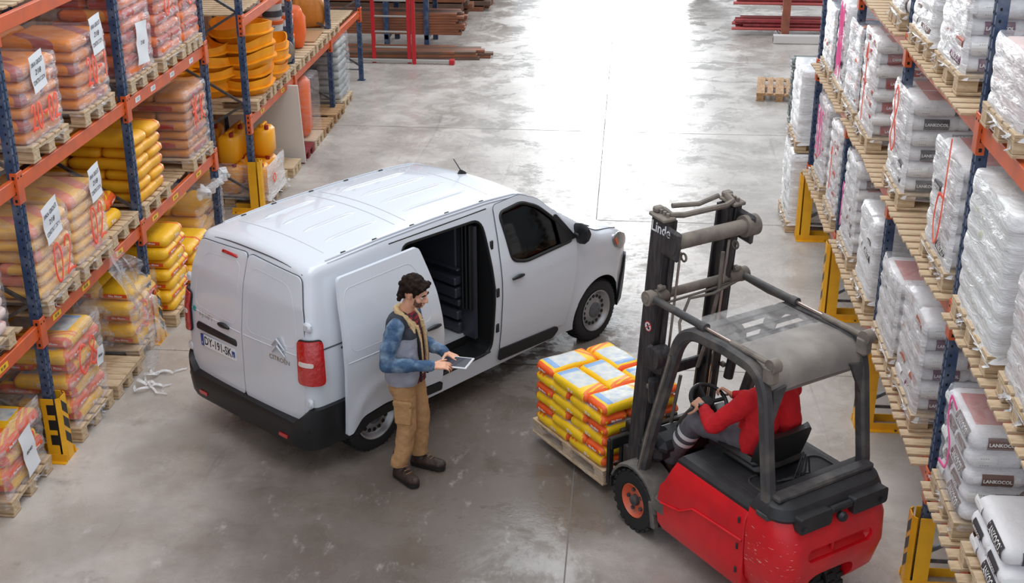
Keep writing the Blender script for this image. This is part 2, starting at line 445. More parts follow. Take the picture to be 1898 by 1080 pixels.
# ------------------------------------------------------------------ bags
def bag_mat(name, base, band=None, pic=None, side2=None, r=.45, mott=.12, tri=None, bandpos=.285, stripe=None):
    """printed sack: object space x along the length. band: end bands, pic: picture block on the flat face, tri/stripe: slanted print"""
    m = bpy.data.materials.new(name); m.use_nodes = True; t = m.node_tree; n = t.nodes; L = t.links; b = n['Principled BSDF']
    b.inputs['Roughness'].default_value = r
    tc = n.new('ShaderNodeTexCoord'); sp = n.new('ShaderNodeSeparateXYZ'); L.new(tc.outputs['Object'], sp.inputs[0])
    X, Y, Z = sp.outputs
    def mth(op, a, b_=0.):
        k = n.new('ShaderNodeMath'); k.operation = op
        for i, q in enumerate((a, b_)):
            if isinstance(q, (int, float)): k.inputs[i].default_value = q
            else: L.new(q, k.inputs[i])
        return k.outputs[0]
    def mix(f, a, b_):
        k = n.new('ShaderNodeMix'); k.data_type = 'RGBA'
        if isinstance(f, float): k.inputs[0].default_value = f
        else: L.new(f, k.inputs[0])
        for i, q in ((6, a), (7, b_)):
            if isinstance(q, tuple): k.inputs[i].default_value = q
            else: L.new(q, k.inputs[i])
        return k.outputs[2]
    ax, ay = mth('ABSOLUTE', X), mth('ABSOLUTE', Y)
    no = n.new('ShaderNodeTexNoise'); no.inputs['Scale'].default_value = 9; no.inputs['Detail'].default_value = 5; L.new(tc.outputs['Object'], no.inputs['Vector'])
    col = mix(mth('MULTIPLY', no.outputs[0], mott), lin(base), lin(tuple(c*.62 for c in base)))
    if stripe:   # broad slanted colour sweep over the sack
        s = mth('ADD', mth('MULTIPLY', X, .8), Y)
        f = mth('MULTIPLY', mth('GREATER_THAN', s, .04), mth('LESS_THAN', s, .19))
        col = mix(f, col, lin(stripe))
    if pic:
        f = mth('MULTIPLY', mth('LESS_THAN', mth('ABSOLUTE', mth('SUBTRACT', X, .04)), .17), mth('LESS_THAN', ay, .105))
        f = mth('MULTIPLY', f, mth('GREATER_THAN', mth('ABSOLUTE', Z), .03))
        ch = n.new('ShaderNodeTexVoronoi'); ch.inputs['Scale'].default_value = 14; L.new(tc.outputs['Object'], ch.inputs['Vector'])
        pc = mix(ch.outputs['Distance'], lin(pic), lin((224, 220, 206)))
        pc = mix(mth('GREATER_THAN', X, .15), pc, lin((132, 168, 212)))
        col = mix(f, col, pc)
        if band:
            s = mth('ADD', X, mth('MULTIPLY', Y, .35))
            for a0 in (-.185, -.235):
                f = mth('MULTIPLY', mth('GREATER_THAN', s, a0-.016), mth('LESS_THAN', s, a0+.016))
                f = mth('MULTIPLY', f, mth('GREATER_THAN', mth('ABSOLUTE', Z), .03))
                col = mix(mth('MULTIPLY', f, .8), col, lin(band))
    if band:
        f = mth('MULTIPLY', mth('GREATER_THAN', ax, bandpos-.040), mth('LESS_THAN', ax, bandpos-.008))
        col = mix(f, col, lin(band))
    if side2:
        f = mth('MULTIPLY', mth('LESS_THAN', ax, .22), mth('GREATER_THAN', mth('ABSOLUTE', Z), .035))
        f = mth('MULTIPLY', f, mth('LESS_THAN', ay, .15))
        col = mix(mth('MULTIPLY', f, .75), col, lin(side2))
    L.new(col, b.inputs['Base Color'])
    nb = n.new('ShaderNodeTexNoise'); nb.inputs['Scale'].default_value = 13; nb.inputs['Detail'].default_value = 4; L.new(tc.outputs['Object'], nb.inputs['Vector'])
    bm = n.new('ShaderNodeBump'); bm.inputs['Strength'].default_value = .35; bm.inputs['Distance'].default_value = .03
    L.new(nb.outputs[0], bm.inputs['Height']); L.new(bm.outputs[0], b.inputs['Normal'])
    return m

def bag_geo(L, W, H, seed, lump=.010, r=None, nx=12, ny=7, nz=4):
    a, b, c = L/2, W/2, H/2; r = r or c*.92
    m = M(); ix = {}; P = []
    def pt(i, j, k):
        q = V((2*i/nx-1, 2*j/ny-1, 2*k/nz-1)); p = V((q.x*a, q.y*b, q.z*c))
        core = V((max(-(a-r), min(a-r, p.x)), max(-(b-r), min(b-r, p.y)), max(-(c-r), min(c-r, p.z))))
        d = p-core
        if d.length > 1e-6: p = core+d*(r/max(d.length, r)) if d.length > r else p
        nn = noise.noise_vector(p*6+V((seed*7.3, seed*3.1, seed)))
        p += V((nn.x*lump, nn.y*lump, nn.z*lump*.55))
        # sewn ends flatten a little
        e = max(0, abs(q.x)-.82)/.18
        p.z *= 1-.22*e
        p.z = max(-c, min(c*1.02, p.z))
        return p
    def vid(i, j, k):
        if (i, j, k) not in ix: ix[(i, j, k)] = len(P); P.append(pt(i, j, k))
        return ix[(i, j, k)]
    F = []
    for i in range(nx):
        for j in range(ny):
            for k in (0, nz): q = (vid(i, j, k), vid(i+1, j, k), vid(i+1, j+1, k), vid(i, j+1, k)); F.append(q if k else q[::-1])
    for i in range(nx):
        for k in range(nz):
            for j in (0, ny): q = (vid(i, j, k), vid(i+1, j, k), vid(i+1, j, k+1), vid(i, j, k+1)); F.append(q if j == 0 else q[::-1])
    for j in range(ny):
        for k in range(nz):
            for i in (0, nx): q = (vid(i, j, k), vid(i, j+1, k), vid(i, j+1, k+1), vid(i, j, k+1)); F.append(q if i else q[::-1])
    return m.add(P, F, 0)

YBAG = bag_mat('yellow_orange_sack_print', (250, 192, 34), (236, 96, 38), (150, 168, 194))
YBAG2 = bag_mat('yellow_sack_with_red_sweep', (248, 180, 30), (228, 90, 36), None, bandpos=.37, stripe=(226, 84, 36), mott=.2)
OBAG = bag_mat('amber_sack_print', (236, 140, 40), None, None, stripe=(172, 84, 78), mott=.3)
PBAG = bag_mat('pale_amber_sack_print', (250, 196, 110), None, None, stripe=(236, 146, 122), mott=.2)
BBAG = bag_mat('brown_orange_sack_print', (216, 136, 52), (196, 70, 36), None, bandpos=.365, mott=.3)
RBAG = bag_mat('red_orange_sack_print', (240, 116, 30), (214, 60, 24), None, bandpos=.335, stripe=(250, 168, 54), mott=.2)
WBAG = bag_mat('white_sack', (240, 238, 240), None, None, mott=.06)
WRBAG = bag_mat('white_sack_with_red_face', (240, 237, 238), None, None, side2=(206, 96, 82), mott=.06)
GBAG = bag_mat('green_white_sack', (206, 212, 186), None, None, stripe=(132, 160, 84), mott=.3)
NBAG = bag_mat('dark_blue_orange_sack', (52, 66, 92), (230, 110, 48), None, stripe=(210, 120, 66), mott=.3)
GYBAG = bag_mat('grey_sack', (176, 176, 172), None, None, mott=.2)
PNK = bag_mat('pale_pink_sack', (238, 210, 204), None, None, stripe=(226, 170, 168), mott=.1)
RED = mat('brick_red_print', (176, 62, 52), .5); BRN = mat('brown_print', (122, 92, 82), .5)
PUR = mat('plum_print', (112, 56, 88), .5); BLK = mat('charcoal_print', (66, 62, 64), .5); RST = mat('rust_print', (168, 84, 58), .5)
ORP = mat('orange_print', (232, 84, 34), .5); WHT = mat('white_print', (240, 238, 236), .5)
BLK2 = mat('grey_print', (120, 116, 116), .5)
# spec: size, material, printed panels: (where, x0, x1, z half, panel material, [(text, size, z)], ink)
LK = lambda a, b_, pm: [('side', -.02, .28, .052, pm, [(a, .066, .016), (b_, .036, -.032)], WHT), ('side', -.33, -.17, .04, WHT, [('||||', .06, 0)], BLK2),
                        ('end', -.10, .10, .045, pm, [(a, .034, .0)], WHT)]
BAGS = {
 'yellow': dict(size=(.56, .385, .128), mat=YBAG, panels=[('side', -.06, .10, .034, None, [('25 kg', .05, 0)], PAPER), ('end', -.12, .12, .020, ORP, [('Sika Mono', .034, .001)], WHT)]),
 'sweep': dict(size=(.74, .385, .125), mat=YBAG2, panels=[]),
 'amber': dict(size=(.72, .38, .112), mat=OBAG, panels=[]),
 'pale': dict(size=(.72, .38, .112), mat=PBAG, panels=[]),
 'brown': dict(size=(.72, .38, .112), mat=BBAG, panels=[('side', -.2, .2, .03, RED, [], WHT)]),
 'red': dict(size=(.66, .36, .118), mat=RBAG, panels=[('end', -.14, .14, .04, RED, [], WHT)]),
 'flex': dict(size=(.66, .38, .118), mat=WRBAG, panels=LK('LANKO', 'FLEXIBLE', RED)),
 'lanko': dict(size=(.66, .38, .118), mat=WRBAG, panels=LK('LANKO', 'FLEXIBLE', BRN)),
 'premium': dict(size=(.72, .42, .135), mat=WRBAG, panels=LK('LANKOCOL', 'PREMIUM', BLK)),
 'purple': dict(size=(.72, .40, .132), mat=WBAG, panels=LK('LANKOCOL', 'PORCEL\u00c1NICO EXTRA', PUR)),
 'rust': dict(size=(.72, .40, .132), mat=WBAG, panels=LK('LANKOCOL', 'PORCEL\u00c1NICO EXTRA', RST)),
 'plus': dict(size=(.72, .42, .140), mat=WRBAG, panels=LK('LANKOCOL', 'PORCEL\u00c1NICO PLUS', BRN)),
 'white': dict(size=(.66, .42, .15), mat=WBAG, panels=LK('LANKOCOL', 'PREMIUM', BLK)),
 'green': dict(size=(.72, .42, .13), mat=GBAG, panels=[]),
 'navy': dict(size=(.70, .40, .14), mat=NBAG, panels=[('end', -.1, .1, .045, ORP, [], WHT)]),
 'grey': dict(size=(.70, .40, .13), mat=GYBAG, panels=[('side', -.2, .2, .02, None, [('R. 520 / 43.2 T', .04, 0)], BLK2)]),
 'pink': dict(size=(.72, .38, .112), mat=PNK, panels=[]),
}
_bp = {}
def bag_protos(k):
    if k in _bp: return _bp[k]
    s = BAGS[k]; L, W, H = s['size']; r = H/2*.92; out = []
    big = k in ('yellow', 'white', 'plus', 'premium')
    for v in range(3):
        me = bag_geo(L, W, H, v+len(_bp)*5, .012 if not big else .008, nx=12, ny=7).mesh('bag', [s['mat']], 60)
        pm = None
        if s['panels']:
            m = M(); mats = []
            def slot(x):
                if x not in mats: mats.append(x)
                return mats.index(x)
            for (wh, x0, x1, zh, pmat, txt, ink) in s['panels']:
                half = W/2 if wh == 'side' else L/2
                def surf(z): 
                    zz = max(-r*.98, min(r*.98, z)); return half-r+sqrt(max(0, r*r-zz*zz))
                for sg in (-1, 1):
                    def put(u, z, off):
                        d = surf(z)+off
                        return (-sg*u, sg*d, z) if wh == 'side' else (sg*d, sg*u, z)
                    if pmat:
                        P = []; F = []
                        for q in range(5):
                            z = -zh+2*zh*q/4; P += [put(x0, z, .008), put(x1, z, .008)]
                        for q in range(4): F.append((2*q, 2*q+1, 2*q+3, 2*q+2))
                        m.add(P, F, slot(pmat))
                    cx = (x0+x1)/2; wd = (x1-x0)*.92
                    for (tt, size, z0) in txt:
                        tv, tf = text(tt, size, bold=.0012)
                        w_ = max(p[0] for p in tv)-min(p[0] for p in tv); kx = min(1, wd/w_)
                        m.add([put(cx+p[0]*kx, z0+p[2], .010) for p in tv], tf, slot(ink))
            pm = m.mesh('printed_label', mats, 0, fix=False)
        out.append((me, pm))
    _bp[k] = (out, s['size']); return _bp[k]

ORD = ['bottom', 'second', 'third', 'fourth', 'fifth', 'sixth', 'seventh', 'eighth', 'ninth']
BAGQ = []
def bags(kind, x, y, z, sx, sy, layers, face, desc, group, rz=0, colour=None, pattern=None, alt=None, holes=(), top_only=None, hide=()):
    """layers of sacks in a footprint sx (depth, x) by sy (y), centred x, y. face = +1 if the aisle is at +x"""
    zt = z
    for li in range(layers):
        kd = alt if (alt and li % 2) else kind
        protos, (L, W, H) = bag_protos(kd)
        rows = pattern(li) if pattern else None
        if rows is None:
            if li % 2 == 0:   # three sacks lying along y, side by side in depth
                n = max(2, int(sx/W+.35)); st = (sx-W)/(n-1) if n > 1 else 0
                rows = [((sx/2-W/2-i*st), 0, pi/2, ['aisle edge', 'middle row', 'back edge', 'rear row'][min(i, 3) if i < n-1 else 2]) for i in range(n)]
            else:
                dy = sy/2-W/2
                rows = [(sx/2-L/2, -dy, 0, 'near aisle corner'), (sx/2-L/2, dy, 0, 'far aisle corner')]
                if sx-L > .3: rows.append((-sx/2+W/2, 0, pi/2, 'back edge'))
        for (dx, dy, a, pos) in rows:
            if (li, pos) in holes or (pos in hide and li < layers-1): continue
            dx *= face
            v = RN.randrange(3); me, pm = protos[v]
            lay = 'top' if li == layers-1 else ORD[li]
            cc = colour or {'sweep': 'yellow', 'flex': 'white and red', 'lanko': 'white and red', 'premium': 'white', 'plus': 'white and red', 'purple': 'plum labelled', 'rust': 'rust labelled', 'navy': 'dark blue'}.get(kd, kd)
            c, s_ = cos(rz), sin(rz)
            flip = pi if RN.random() < .5 else 0
            if kd in ('purple', 'rust', 'premium', 'plus', 'white', 'flex', 'lanko'): flip = 0
            BAGQ.append((f'{cc} bag, {lay} layer, {pos}, {desc}', (x+dx*c-dy*s_+RN.uniform(-.008, .008), y+dx*s_+dy*c+RN.uniform(-.008, .008), zt+H/2-.004),
                         a+flip+rz+RN.uniform(-.012, .012), group, me, pm, 0 if pos in ('back edge', 'rear row') else 1))
        zt += H*.955
    return zt

def place_bags(most=300):
    """the nearest bags one by one, the far and hidden rest joined"""
    q = sorted(BAGQ, key=lambda b: (V(b[1])-V((0, 0, CAMH))).length+(0 if b[6] else 9))
    rest = []
    for i, (lab, loc, rz, grp, me, pm, vis) in enumerate(q):
        if i < most: o = thing('cement_bag', lab, 'bag', loc, rz, grp, me)
        else: o = ob('bag_pile', me, None, loc, rz); rest.append(o)
        if pm:
            p = ob('printed_label' if i < most else 'bag_pile', pm, o if i < most else None, None if i < most else loc, 0 if i < most else rz)
            if i < most: p['kind'] = 'stuff'
            else: rest.append(p)
    if rest:
        bpy.context.view_layer.update()
        for o in bpy.context.view_layer.objects: o.select_set(False)
        for o in rest: o.data = o.data.copy() if o is rest[0] else o.data; o.select_set(True)
        bpy.context.view_layer.objects.active = rest[0]
        with bpy.context.temp_override(active_object=rest[0], object=rest[0], selected_objects=rest, selected_editable_objects=rest): bpy.ops.object.join()
        o = rest[0]; o.name = 'bag_pile'; tag(o, 'the many farther bags filling the rear of the racks on both sides', 'bags'); o['kind'] = 'stuff'

# ------------------------------------------------------------------ film, sheets and sprayed marks
GL = {'0': [[(.1, .5), (.2, .95), (.5, 1), (.8, .8), (.85, .4), (.6, .02), (.3, .02), (.1, .3), (.12, .62)]],
      '2': [[(.1, .75), (.3, 1), (.65, .95), (.7, .65), (.4, .3), (.05, .02), (.45, .1), (.95, .05)]],
      '1': [[(.35, .75), (.6, 1), (.55, .5), (.5, 0)]], '-': [[(.2, .5), (.8, .52)]], '.': [[(.4, .15), (.55, .1)]],
      '8': [[(.5, .5), (.15, .75), (.5, 1), (.8, .75), (.5, .5), (.1, .2), (.5, 0), (.9, .2), (.5, .5)]],
      'C': [[(.85, .85), (.5, 1), (.15, .6), (.2, .2), (.55, 0), (.9, .15)]],
      'B': [[(.2, 0), (.22, 1)], [(.22, 1), (.7, .9), (.65, .6), (.25, .5), (.8, .4), (.75, .08), (.2, .02)]],
      'd': [[(.7, .5), (.3, .5), (.15, .2), (.4, 0), (.7, .15), (.8, 1.05)]],
      'k': [[(.2, 0), (.25, 1)], [(.8, .9), (.25, .4), (.8, 0)]], 's': [[(.8, .9), (.3, .95), (.3, .6), (.7, .45), (.65, .1), (.1, .05)]],
      'y': [[(.1, .95), (.5, .4)], [(.9, 1), (.5, .4), (.3, -.2), (.0, -.25)]], 'o': [[(.1, .3), (.3, .6), (.7, .5), (.7, .1), (.3, 0), (.1, .3)]],
      'x': [[(.05, 1.0), (.9, 0)], [(.85, 1), (.1, .0)], [(.1, .5), (.9, .55)], [(.5, 1.1), (.5, -.2)]]}
def marks(s, wd, ht, thick=.012):
    out = []; n = len(s); cw = wd/n
    for i, ch in enumerate(s):
        for st in GL[ch]:
            pts = []
            for a, b_ in zip(st[:-1], st[1:]):
                for q in range(5): pts.append(V((a[0]+(b_[0]-a[0])*q/5, a[1]+(b_[1]-a[1])*q/5)))
            pts.append(V(st[-1]))
            for _ in range(3): pts = [pts[0]]+[(pts[k-1]+pts[k]*2+pts[k+1])/4 for k in range(1, len(pts)-1)]+[pts[-1]]
            out.append([(-wd/2+(i+p[0]*.9)*cw, (p[1]-.5)*ht) for p in pts])
    return out
def wrap(x, y, z0, z1, sx, sy, layerh, film_m, desc, face, group=None, mark=None, spray=None, sheet=None, top='closed', rz=0, tail=True, seed=0, name='stretch_wrap', cat='wrap', side_m=None):
    """film round a load: footprint sx by sy, from z0 to z1; bulges with each layer."""
    w_ = thing(name, desc, cat, (x, y, z0), rz, group)
    hz = z1-z0; per = []
    hx, hy = sx/2+.014, sy/2+.014; r = .05; nS = 9
    def rect(ix, iy):
        P = []
        for cx, cy, a0 in ((ix-r, iy-r, 0), (-ix+r, iy-r, 90), (-ix+r, -iy+r, 180), (ix-r, -iy+r, 270)):
            for k in range(4): a = radians(a0+k*30); P.append(V((cx+r*cos(a), cy+r*sin(a), 0)))
        Q = []
        for i in range(16):
            a, b_ = P[i], P[(i+1) % 16]; n = nS if i % 4 == 3 else 1
            for k in range(n): Q.append(a.lerp(b_, k/n))
        return Q
    base = rect(hx, hy); N = len(base)
    rings = []; nl = max(2, int(round(hz/layerh))); nz = nl*4
    for k in range(nz+1):
        z = hz*k/nz; ph = (z/hz*nl) % 1.0
        b_ = .012*(1-abs(2*ph-1)**2)-.012
        if k == 0: b_ = .02
        ring = []
        for p in base:
            nn = noise.noise_vector(V((p.x*3+seed*3.3, p.y*3, z*3+seed)))
            n2 = noise.noise(V((p.x*11, p.y*11+seed, z*14)))
            d = V((p.x/hx, p.y/hy, 0)); d.normalize()
            ring.append(p+d*(b_+.012*nn.x+.008*n2)+V((0, 0, z+(.03*nn.y if k == 0 else (.05*nn.y if (k == nz and top == 'open') else 0)))))
        rings.append(ring)
    if top == 'closed':
        zt = hz
        for f, dz in ((.975, .016), (.8, .022), (.5, .022), (.2, .022)):
            rings.append([V((p.x*f, p.y*f, zt+dz+.012*noise.noise(V((p.x*f*6, p.y*f*6, seed))))) for p in base])
    m = M(); m.loft(rings, 0, caps=False)
    for i_, f_ in enumerate(m.f):
        if sum(m.v[k_][0] for k_ in f_)/len(f_)*face < hx-.035: m.m[i_] = 1
    if top == 'closed': m.f.append(tuple(range((len(rings)-1)*N, len(rings)*N))); m.m.append(1)
    if tail:
        # loose gathered ends of film hanging off the lower edge on the aisle side
        for q in range(4):
            yy = RN.uniform(-hy, hy); xx = face*(hx+.02); L_ = RN.uniform(.04, .12); ww = RN.uniform(.02, .045)
            P = []; 
            for k in range(5):
                t_ = k/4
                for s_ in (-1, 0, 1): P.append((xx+face*(.02*sin(k*2+q)+.01*abs(s_)), yy+s_*ww*(1-.7*t_)+.03*sin(k*1.7+q), .03-L_*t_))
            m.add(P, [(k*3+i, k*3+i+1, k*3+i+4, k*3+i+3) for k in range(4) for i in range(2)], 0)
    m.build('film_sheet', [film_m, side_m or FILM], w_, 80)
    fx = face*(hx+.016)
    if mark:
        txt, wd, ht, my, mz = mark
        q = M()
        for ln in marks(txt, wd, ht):
            q.tube([(fx, my+face*u, mz+v) for u, v in ln], .0145, 6, 0)
        for i, p in enumerate(q.v): q.v[i] = (fx+(p[0]-fx)*.28, p[1], p[2])
        q.build('sprayed_marking', spray or SPRAY, w_, 60)
    if sheet:
        sw, sh, my, mz, lines, tilt = sheet
        s_ = M(); rot = rotm('X', tilt); F = []
        P = []
        for a in range(5):
            for b_ in range(7):
                u = -sw/2+sw*a/4; v = -sh/2+sh*b_/6
                p = rot @ V((0, face*u, v)); P.append((fx+face*(.008+.006*sin(v*26+u*9)), my+p.y, mz+p.z))
        s_.add(P, [(a*7+b_, a*7+b_+1, (a+1)*7+b_+1, (a+1)*7+b_) for a in range(4) for b_ in range(6)], 0)
        for k, (tt, size) in enumerate(lines):
            tv, tf = text(tt, size, bold=.0006); v0 = sh/2-sh*(k+1)/(len(lines)+1)
            if not tv: continue
            wd = max(p[0] for p in tv)-min(p[0] for p in tv); kx = min(1, sw*.86/wd)
            P = []
            for p in tv:
                u = p[0]*kx; v = v0+p[2]; c_ = rot @ V((0, face*u, v)); P.append((fx+face*(.0105+.006*sin(v*26+u*9)), my+c_.y, mz+c_.z))
            s_.add(P, tf, 1)
        s_.build('label_sheet', [PAPER, INK], w_, 60, fix=False)
    return w_

SG = [('SIKA GROUT', .05), ('218', .07), ('CONSTRUCCION', .05)]
def load(side, kind, y0, y1, zb, layers, desc, bagdesc, film_m=None, depth=1.14, xfront=None, mark=None, spray=None, sheet=None, top='closed', wood=None,
         alt=None, plabel=None, holes=(), colour=None, wtail=True, pattern=None, ndepth=None, wrapname=None, gap=.0, side_m=None):
    """pallet + sacks + film standing on zb. side -1 left rack, +1 right rack"""
    face = -side
    sy = y1-y0; yc = (y0+y1)/2
    xf = xfront if xfront is not None else ((LX-.0) if side < 0 else RX)
    xc = xf+side*(depth/2)
    pallet(xc, yc, zb, depth+.06, sy+.02, plabel or f'pale wooden pallet under {bagdesc}', wood)
    zt = bags(kind, xc, yc, zb+.144, depth, sy, layers, face, bagdesc, bagdesc, alt=alt, holes=holes, colour=colour, pattern=pattern, hide=('back edge', 'rear row') if film_m else ())
    if film_m:
        wrap(xc, yc, zb+.10, zt+.006, depth, sy, (zt-zb-.144)/layers, film_m, f'{wrapname or "clear"} stretch film round {desc}', face,
             'stretch wrapped pallet loads', mark, spray, sheet, top, tail=wtail, seed=RN.random()*50, side_m=side_m)
    return zt
# ------------------------------------------------------------------ left rack loads
D = .026
A0, A1, A2 = 0.002, LZ[0]+D, LZ[1]+D
# shelf two (upper), bay 1
load(-1, 'amber', 9.95, 10.68, A2, 6, 'amber bags sprayed 20-02 on the upper shelf', 'stack sprayed 20-02', FILMD, xfront=-4.93,
     mark=('20-02', .56, .22, -.02, .26), sheet=(.27, .31, -.08, .62, SG, 6))
load(-1, 'amber', 11.05, 11.78, A2, 6, 'amber bags sprayed 20-1 on the upper shelf', 'stack sprayed 20-1', FILMD, xfront=-4.93,
     mark=('20-1', .5, .26, .06, .36), sheet=(.27, .34, .1, .66, SG, 4))
# upper shelf, bay 2
load(-1, 'red', 12.22, 12.98, A2, 9, 'red orange bags with a hanging paper sheet', 'stack with long paper sheet', FILMD, xfront=-4.93,
     sheet=(.3, .42, .02, .34, [('218', .06)], -4))
load(-1, 'red', 13.16, 13.9, A2, 9, 'red orange bags sprayed with a big 0', 'stack sprayed with a 0, upper shelf', FILMD, xfront=-4.93, mark=('0.', .42, .34, .05, .62))
load(-1, 'red', 13.98, 14.5, A2, 7, 'red orange bags at the far end of the upper shelf', 'far stack, upper shelf end', FILMD, xfront=-4.93, mark=('0', .3, .34, 0, .6))
# lower shelf bay 0 / 1
load(-1, 'pink', 8.42, 9.2, A1, 6, 'pale pink bags at the left photo edge', 'pale stack at left edge', FILM, xfront=-4.95)
load(-1, 'pale', 9.74, 10.42, A1, 6, 'pale bags sprayed 02, nearer of the two', 'nearer stack sprayed 02', FILMD, xfront=-4.9,
     mark=('02', .44, .36, .1, .28), sheet=(.32, .34, -.06, .68, SG, 8))
load(-1, 'pale', 10.52, 11.22, A1, 6, 'pale bags sprayed 02, farther of the two', 'farther stack sprayed 02', FILMD, xfront=-4.9,
     mark=('02', .34, .36, .1, .32), sheet=(.26, .32, .12, .7, SG, 4))
# small open pallet
pallet(-5.36, 11.68, A1, .9, .72, 'small pale pallet carrying two loose yellow bags on the lower shelf')
def pat_small(li):
    return [(.18, -.14, pi/2, 'front left'), (-.2, .02, pi/2, 'behind')] if li == 0 else [(.02, .08, .2, 'resting crosswise')]
bags('yellow', -5.36, 11.68, A1+.144, .9, .7, 2, 1, 'on the small open pallet', 'loose bags on small pallet', pattern=pat_small)
load(-1, 'sweep', 12.2, 12.98, A1, 6, '', 'unwrapped stack behind the blue post', None, xfront=-4.93, wood=None)
load(-1, 'brown', 13.78, 14.52, A1, 7, 'brown orange bags with a grey film front', 'film fronted stack above van roof', FILMD, xfront=-4.93, mark=('xk', .5, .3, .0, .55))
load(-1, 'brown', 12.2, 13.0, A1, 6, 'brown bags deep in the dark of the lower shelf', 'stack deep behind', FILM, depth=.8, xfront=-6.3) if False else None
# floor, left
def pat_open(li):
    return [(.37, -.0, pi/2, 'aisle edge'), (0, -.0, pi/2, 'middle row'), (-.37, 0, pi/2, 'back edge')] if li % 2 == 0 else [(.22, -.2, 0, 'near aisle corner'), (.22, .2, 0, 'far aisle corner'), (-.36, 0, pi/2, 'back edge')]
load(-1, 'yellow', 7.82, 8.5, A0, 3, '', 'low stack at lower left corner', None, xfront=-4.98)
load(-1, 'yellow', 8.66, 9.42, A0, 5, 'yellow bags heaped open at the bottom left', 'heap under slumped film', FILMD, xfront=-4.93, top='open', mark=('o', .3, .2, .1, .42),
     sheet=(.22, .42, .02, .30, [('8040', .05)], 10), holes=((4, 'aisle edge'),), wrapname='slumped')
load(-1, 'yellow', 9.9, 10.66, A0, 7, 'yellow bags sprayed C8 on the floor', 'floor stack sprayed C8', FILMD, xfront=-4.85, mark=('C8', .46, .3, -.02, .62),
     sheet=(.14, .18, .2, .5, [('8040', .04)], -6))
p_ = pallet(-5.4, 11.06, A0, 1.2, .66, 'pale pallet with one flattened bag beside hanging film')
bags('yellow', -5.5, 11.06, A0+.144, .9, .6, 1, 1, 'on the pallet under hanging film', 'bag under hanging film', pattern=lambda li: [(.1, 0, .1, 'lying alone')])
load(-1, 'yellow', 11.52, 12.28, A0, 5, 'half unwrapped yellow bags with pink marks', 'half unwrapped floor stack', FILM, xfront=-4.9, top='open', mark=('8k', .5, .3, .05, .34), spray=SPRAY,
     holes=((4, 'near aisle corner'),), wrapname='torn open')
load(-1, 'yellow', 12.42, 13.1, A0, 7, '', 'tall bare stack beside the van, near half', None, xfront=-4.82)
load(-1, 'yellow', 13.16, 13.84, A0, 4, '', 'low bare stack behind the van corner', None, xfront=-4.82)
load(-1, 'sweep', 14.0, 15.0, A0, 5, 'long yellow pile behind the van roof', 'pile under ragged film behind van', FILMD, xfront=-5.0, wrapname='ragged')

# hanging torn film between lower shelf and floor
def sheet_film(name, label, pts_top, pts_bot, m, wob=.07, nu=14, nv=18, seed=1.):
    P = []
    for a in range(nu+1):
        u = a/nu; t_ = V(pts_top[0]).lerp(V(pts_top[1]), u); b_ = V(pts_bot[0]).lerp(V(pts_bot[1]), u)
        for b in range(nv+1):
            v = b/nv; p = t_.lerp(b_, v); nn = noise.noise_vector(V((u*5+seed, v*3, seed)))
            n2 = noise.noise_vector(V((u*14+seed, v*4, seed)))
            p += V((abs(nn.x)*wob*2.2+abs(n2.x)*wob*.6, nn.y*wob*1.6+n2.y*wob*.4, nn.z*wob*.6)); p.z = max(.012, p.z)
            P.append(p)
    m_ = M(); k = nv+1
    m_.add(P, [(a*k+b, a*k+b+1, (a+1)*k+b+1, (a+1)*k+b) for a in range(nu) for b in range(nv)], 0)
    o = m_.build(name, m, None, 80); tag(o, label, 'film'); return o
sheet_film('torn_film', 'torn stretch film draped from the lower shelf over the half unwrapped stack', [(-4.9, 11.0, 1.36), (-4.86, 11.35, 1.34)], [(-4.66, 11.2, .10), (-4.66, 11.72, .42)], FILMD, .09, seed=3.1)
sheet_film('torn_film', 'clear film curtain hanging behind the torn film under the lower shelf', [(-5.05, 10.45, 1.14), (-5.05, 11.1, 1.14)], [(-5.1, 10.75, .40), (-5.0, 11.2, .36)], FILM, .05, seed=8.3)
q = M()
for i in range(5):
    a = RN.uniform(-.5, .5); L_ = RN.uniform(.2, .45); y0 = RN.uniform(10.85, 11.4); P = []
    for k in range(14):
        t_ = k/13; x_ = -4.72+L_*t_*cos(a)+.02*sin(k*1.3+i); y_ = y0+L_*t_*sin(a)*1.4+.03*sin(k*.8+i); z_ = .012+.06*abs(sin(k*.7+i))*(1-t_)
        w_ = .03*(1-.6*t_)
        P += [(x_, y_-w_, z_), (x_+.008*sin(k*2.), y_, z_+.012), (x_, y_+w_, z_+.004*sin(k*1.7))]
    q.add(P, [(k*3+j, k*3+j+1, k*3+j+4, k*3+j+3) for k in range(13) for j in range(2)], 0)
tag(q.build('film_scrap', FILMW, None, 60, fix=False), 'white film scraps spilling onto the floor from the split pallet', 'film')
q = M()
for i in range(9):
    y0 = RN.uniform(14.0, 14.9); P = [(-4.95+.06*k/5+RN.uniform(-.02, .02), y0+.12*sin(k+i)*.5, .93+.05*sin(k*1.9+i)+.03*i/9) for k in range(6)]
    q.tube(P, [.07*(1-.5*abs(k-2)/4) for k in range(6)], 6, 0, flat=.3)
fb_ = q.build('film_bundle', FILMW, None, 60); fb_['kind'] = 'stuff'; tag(fb_, 'ragged bundle of white film on the long pile behind the van roof', 'film')

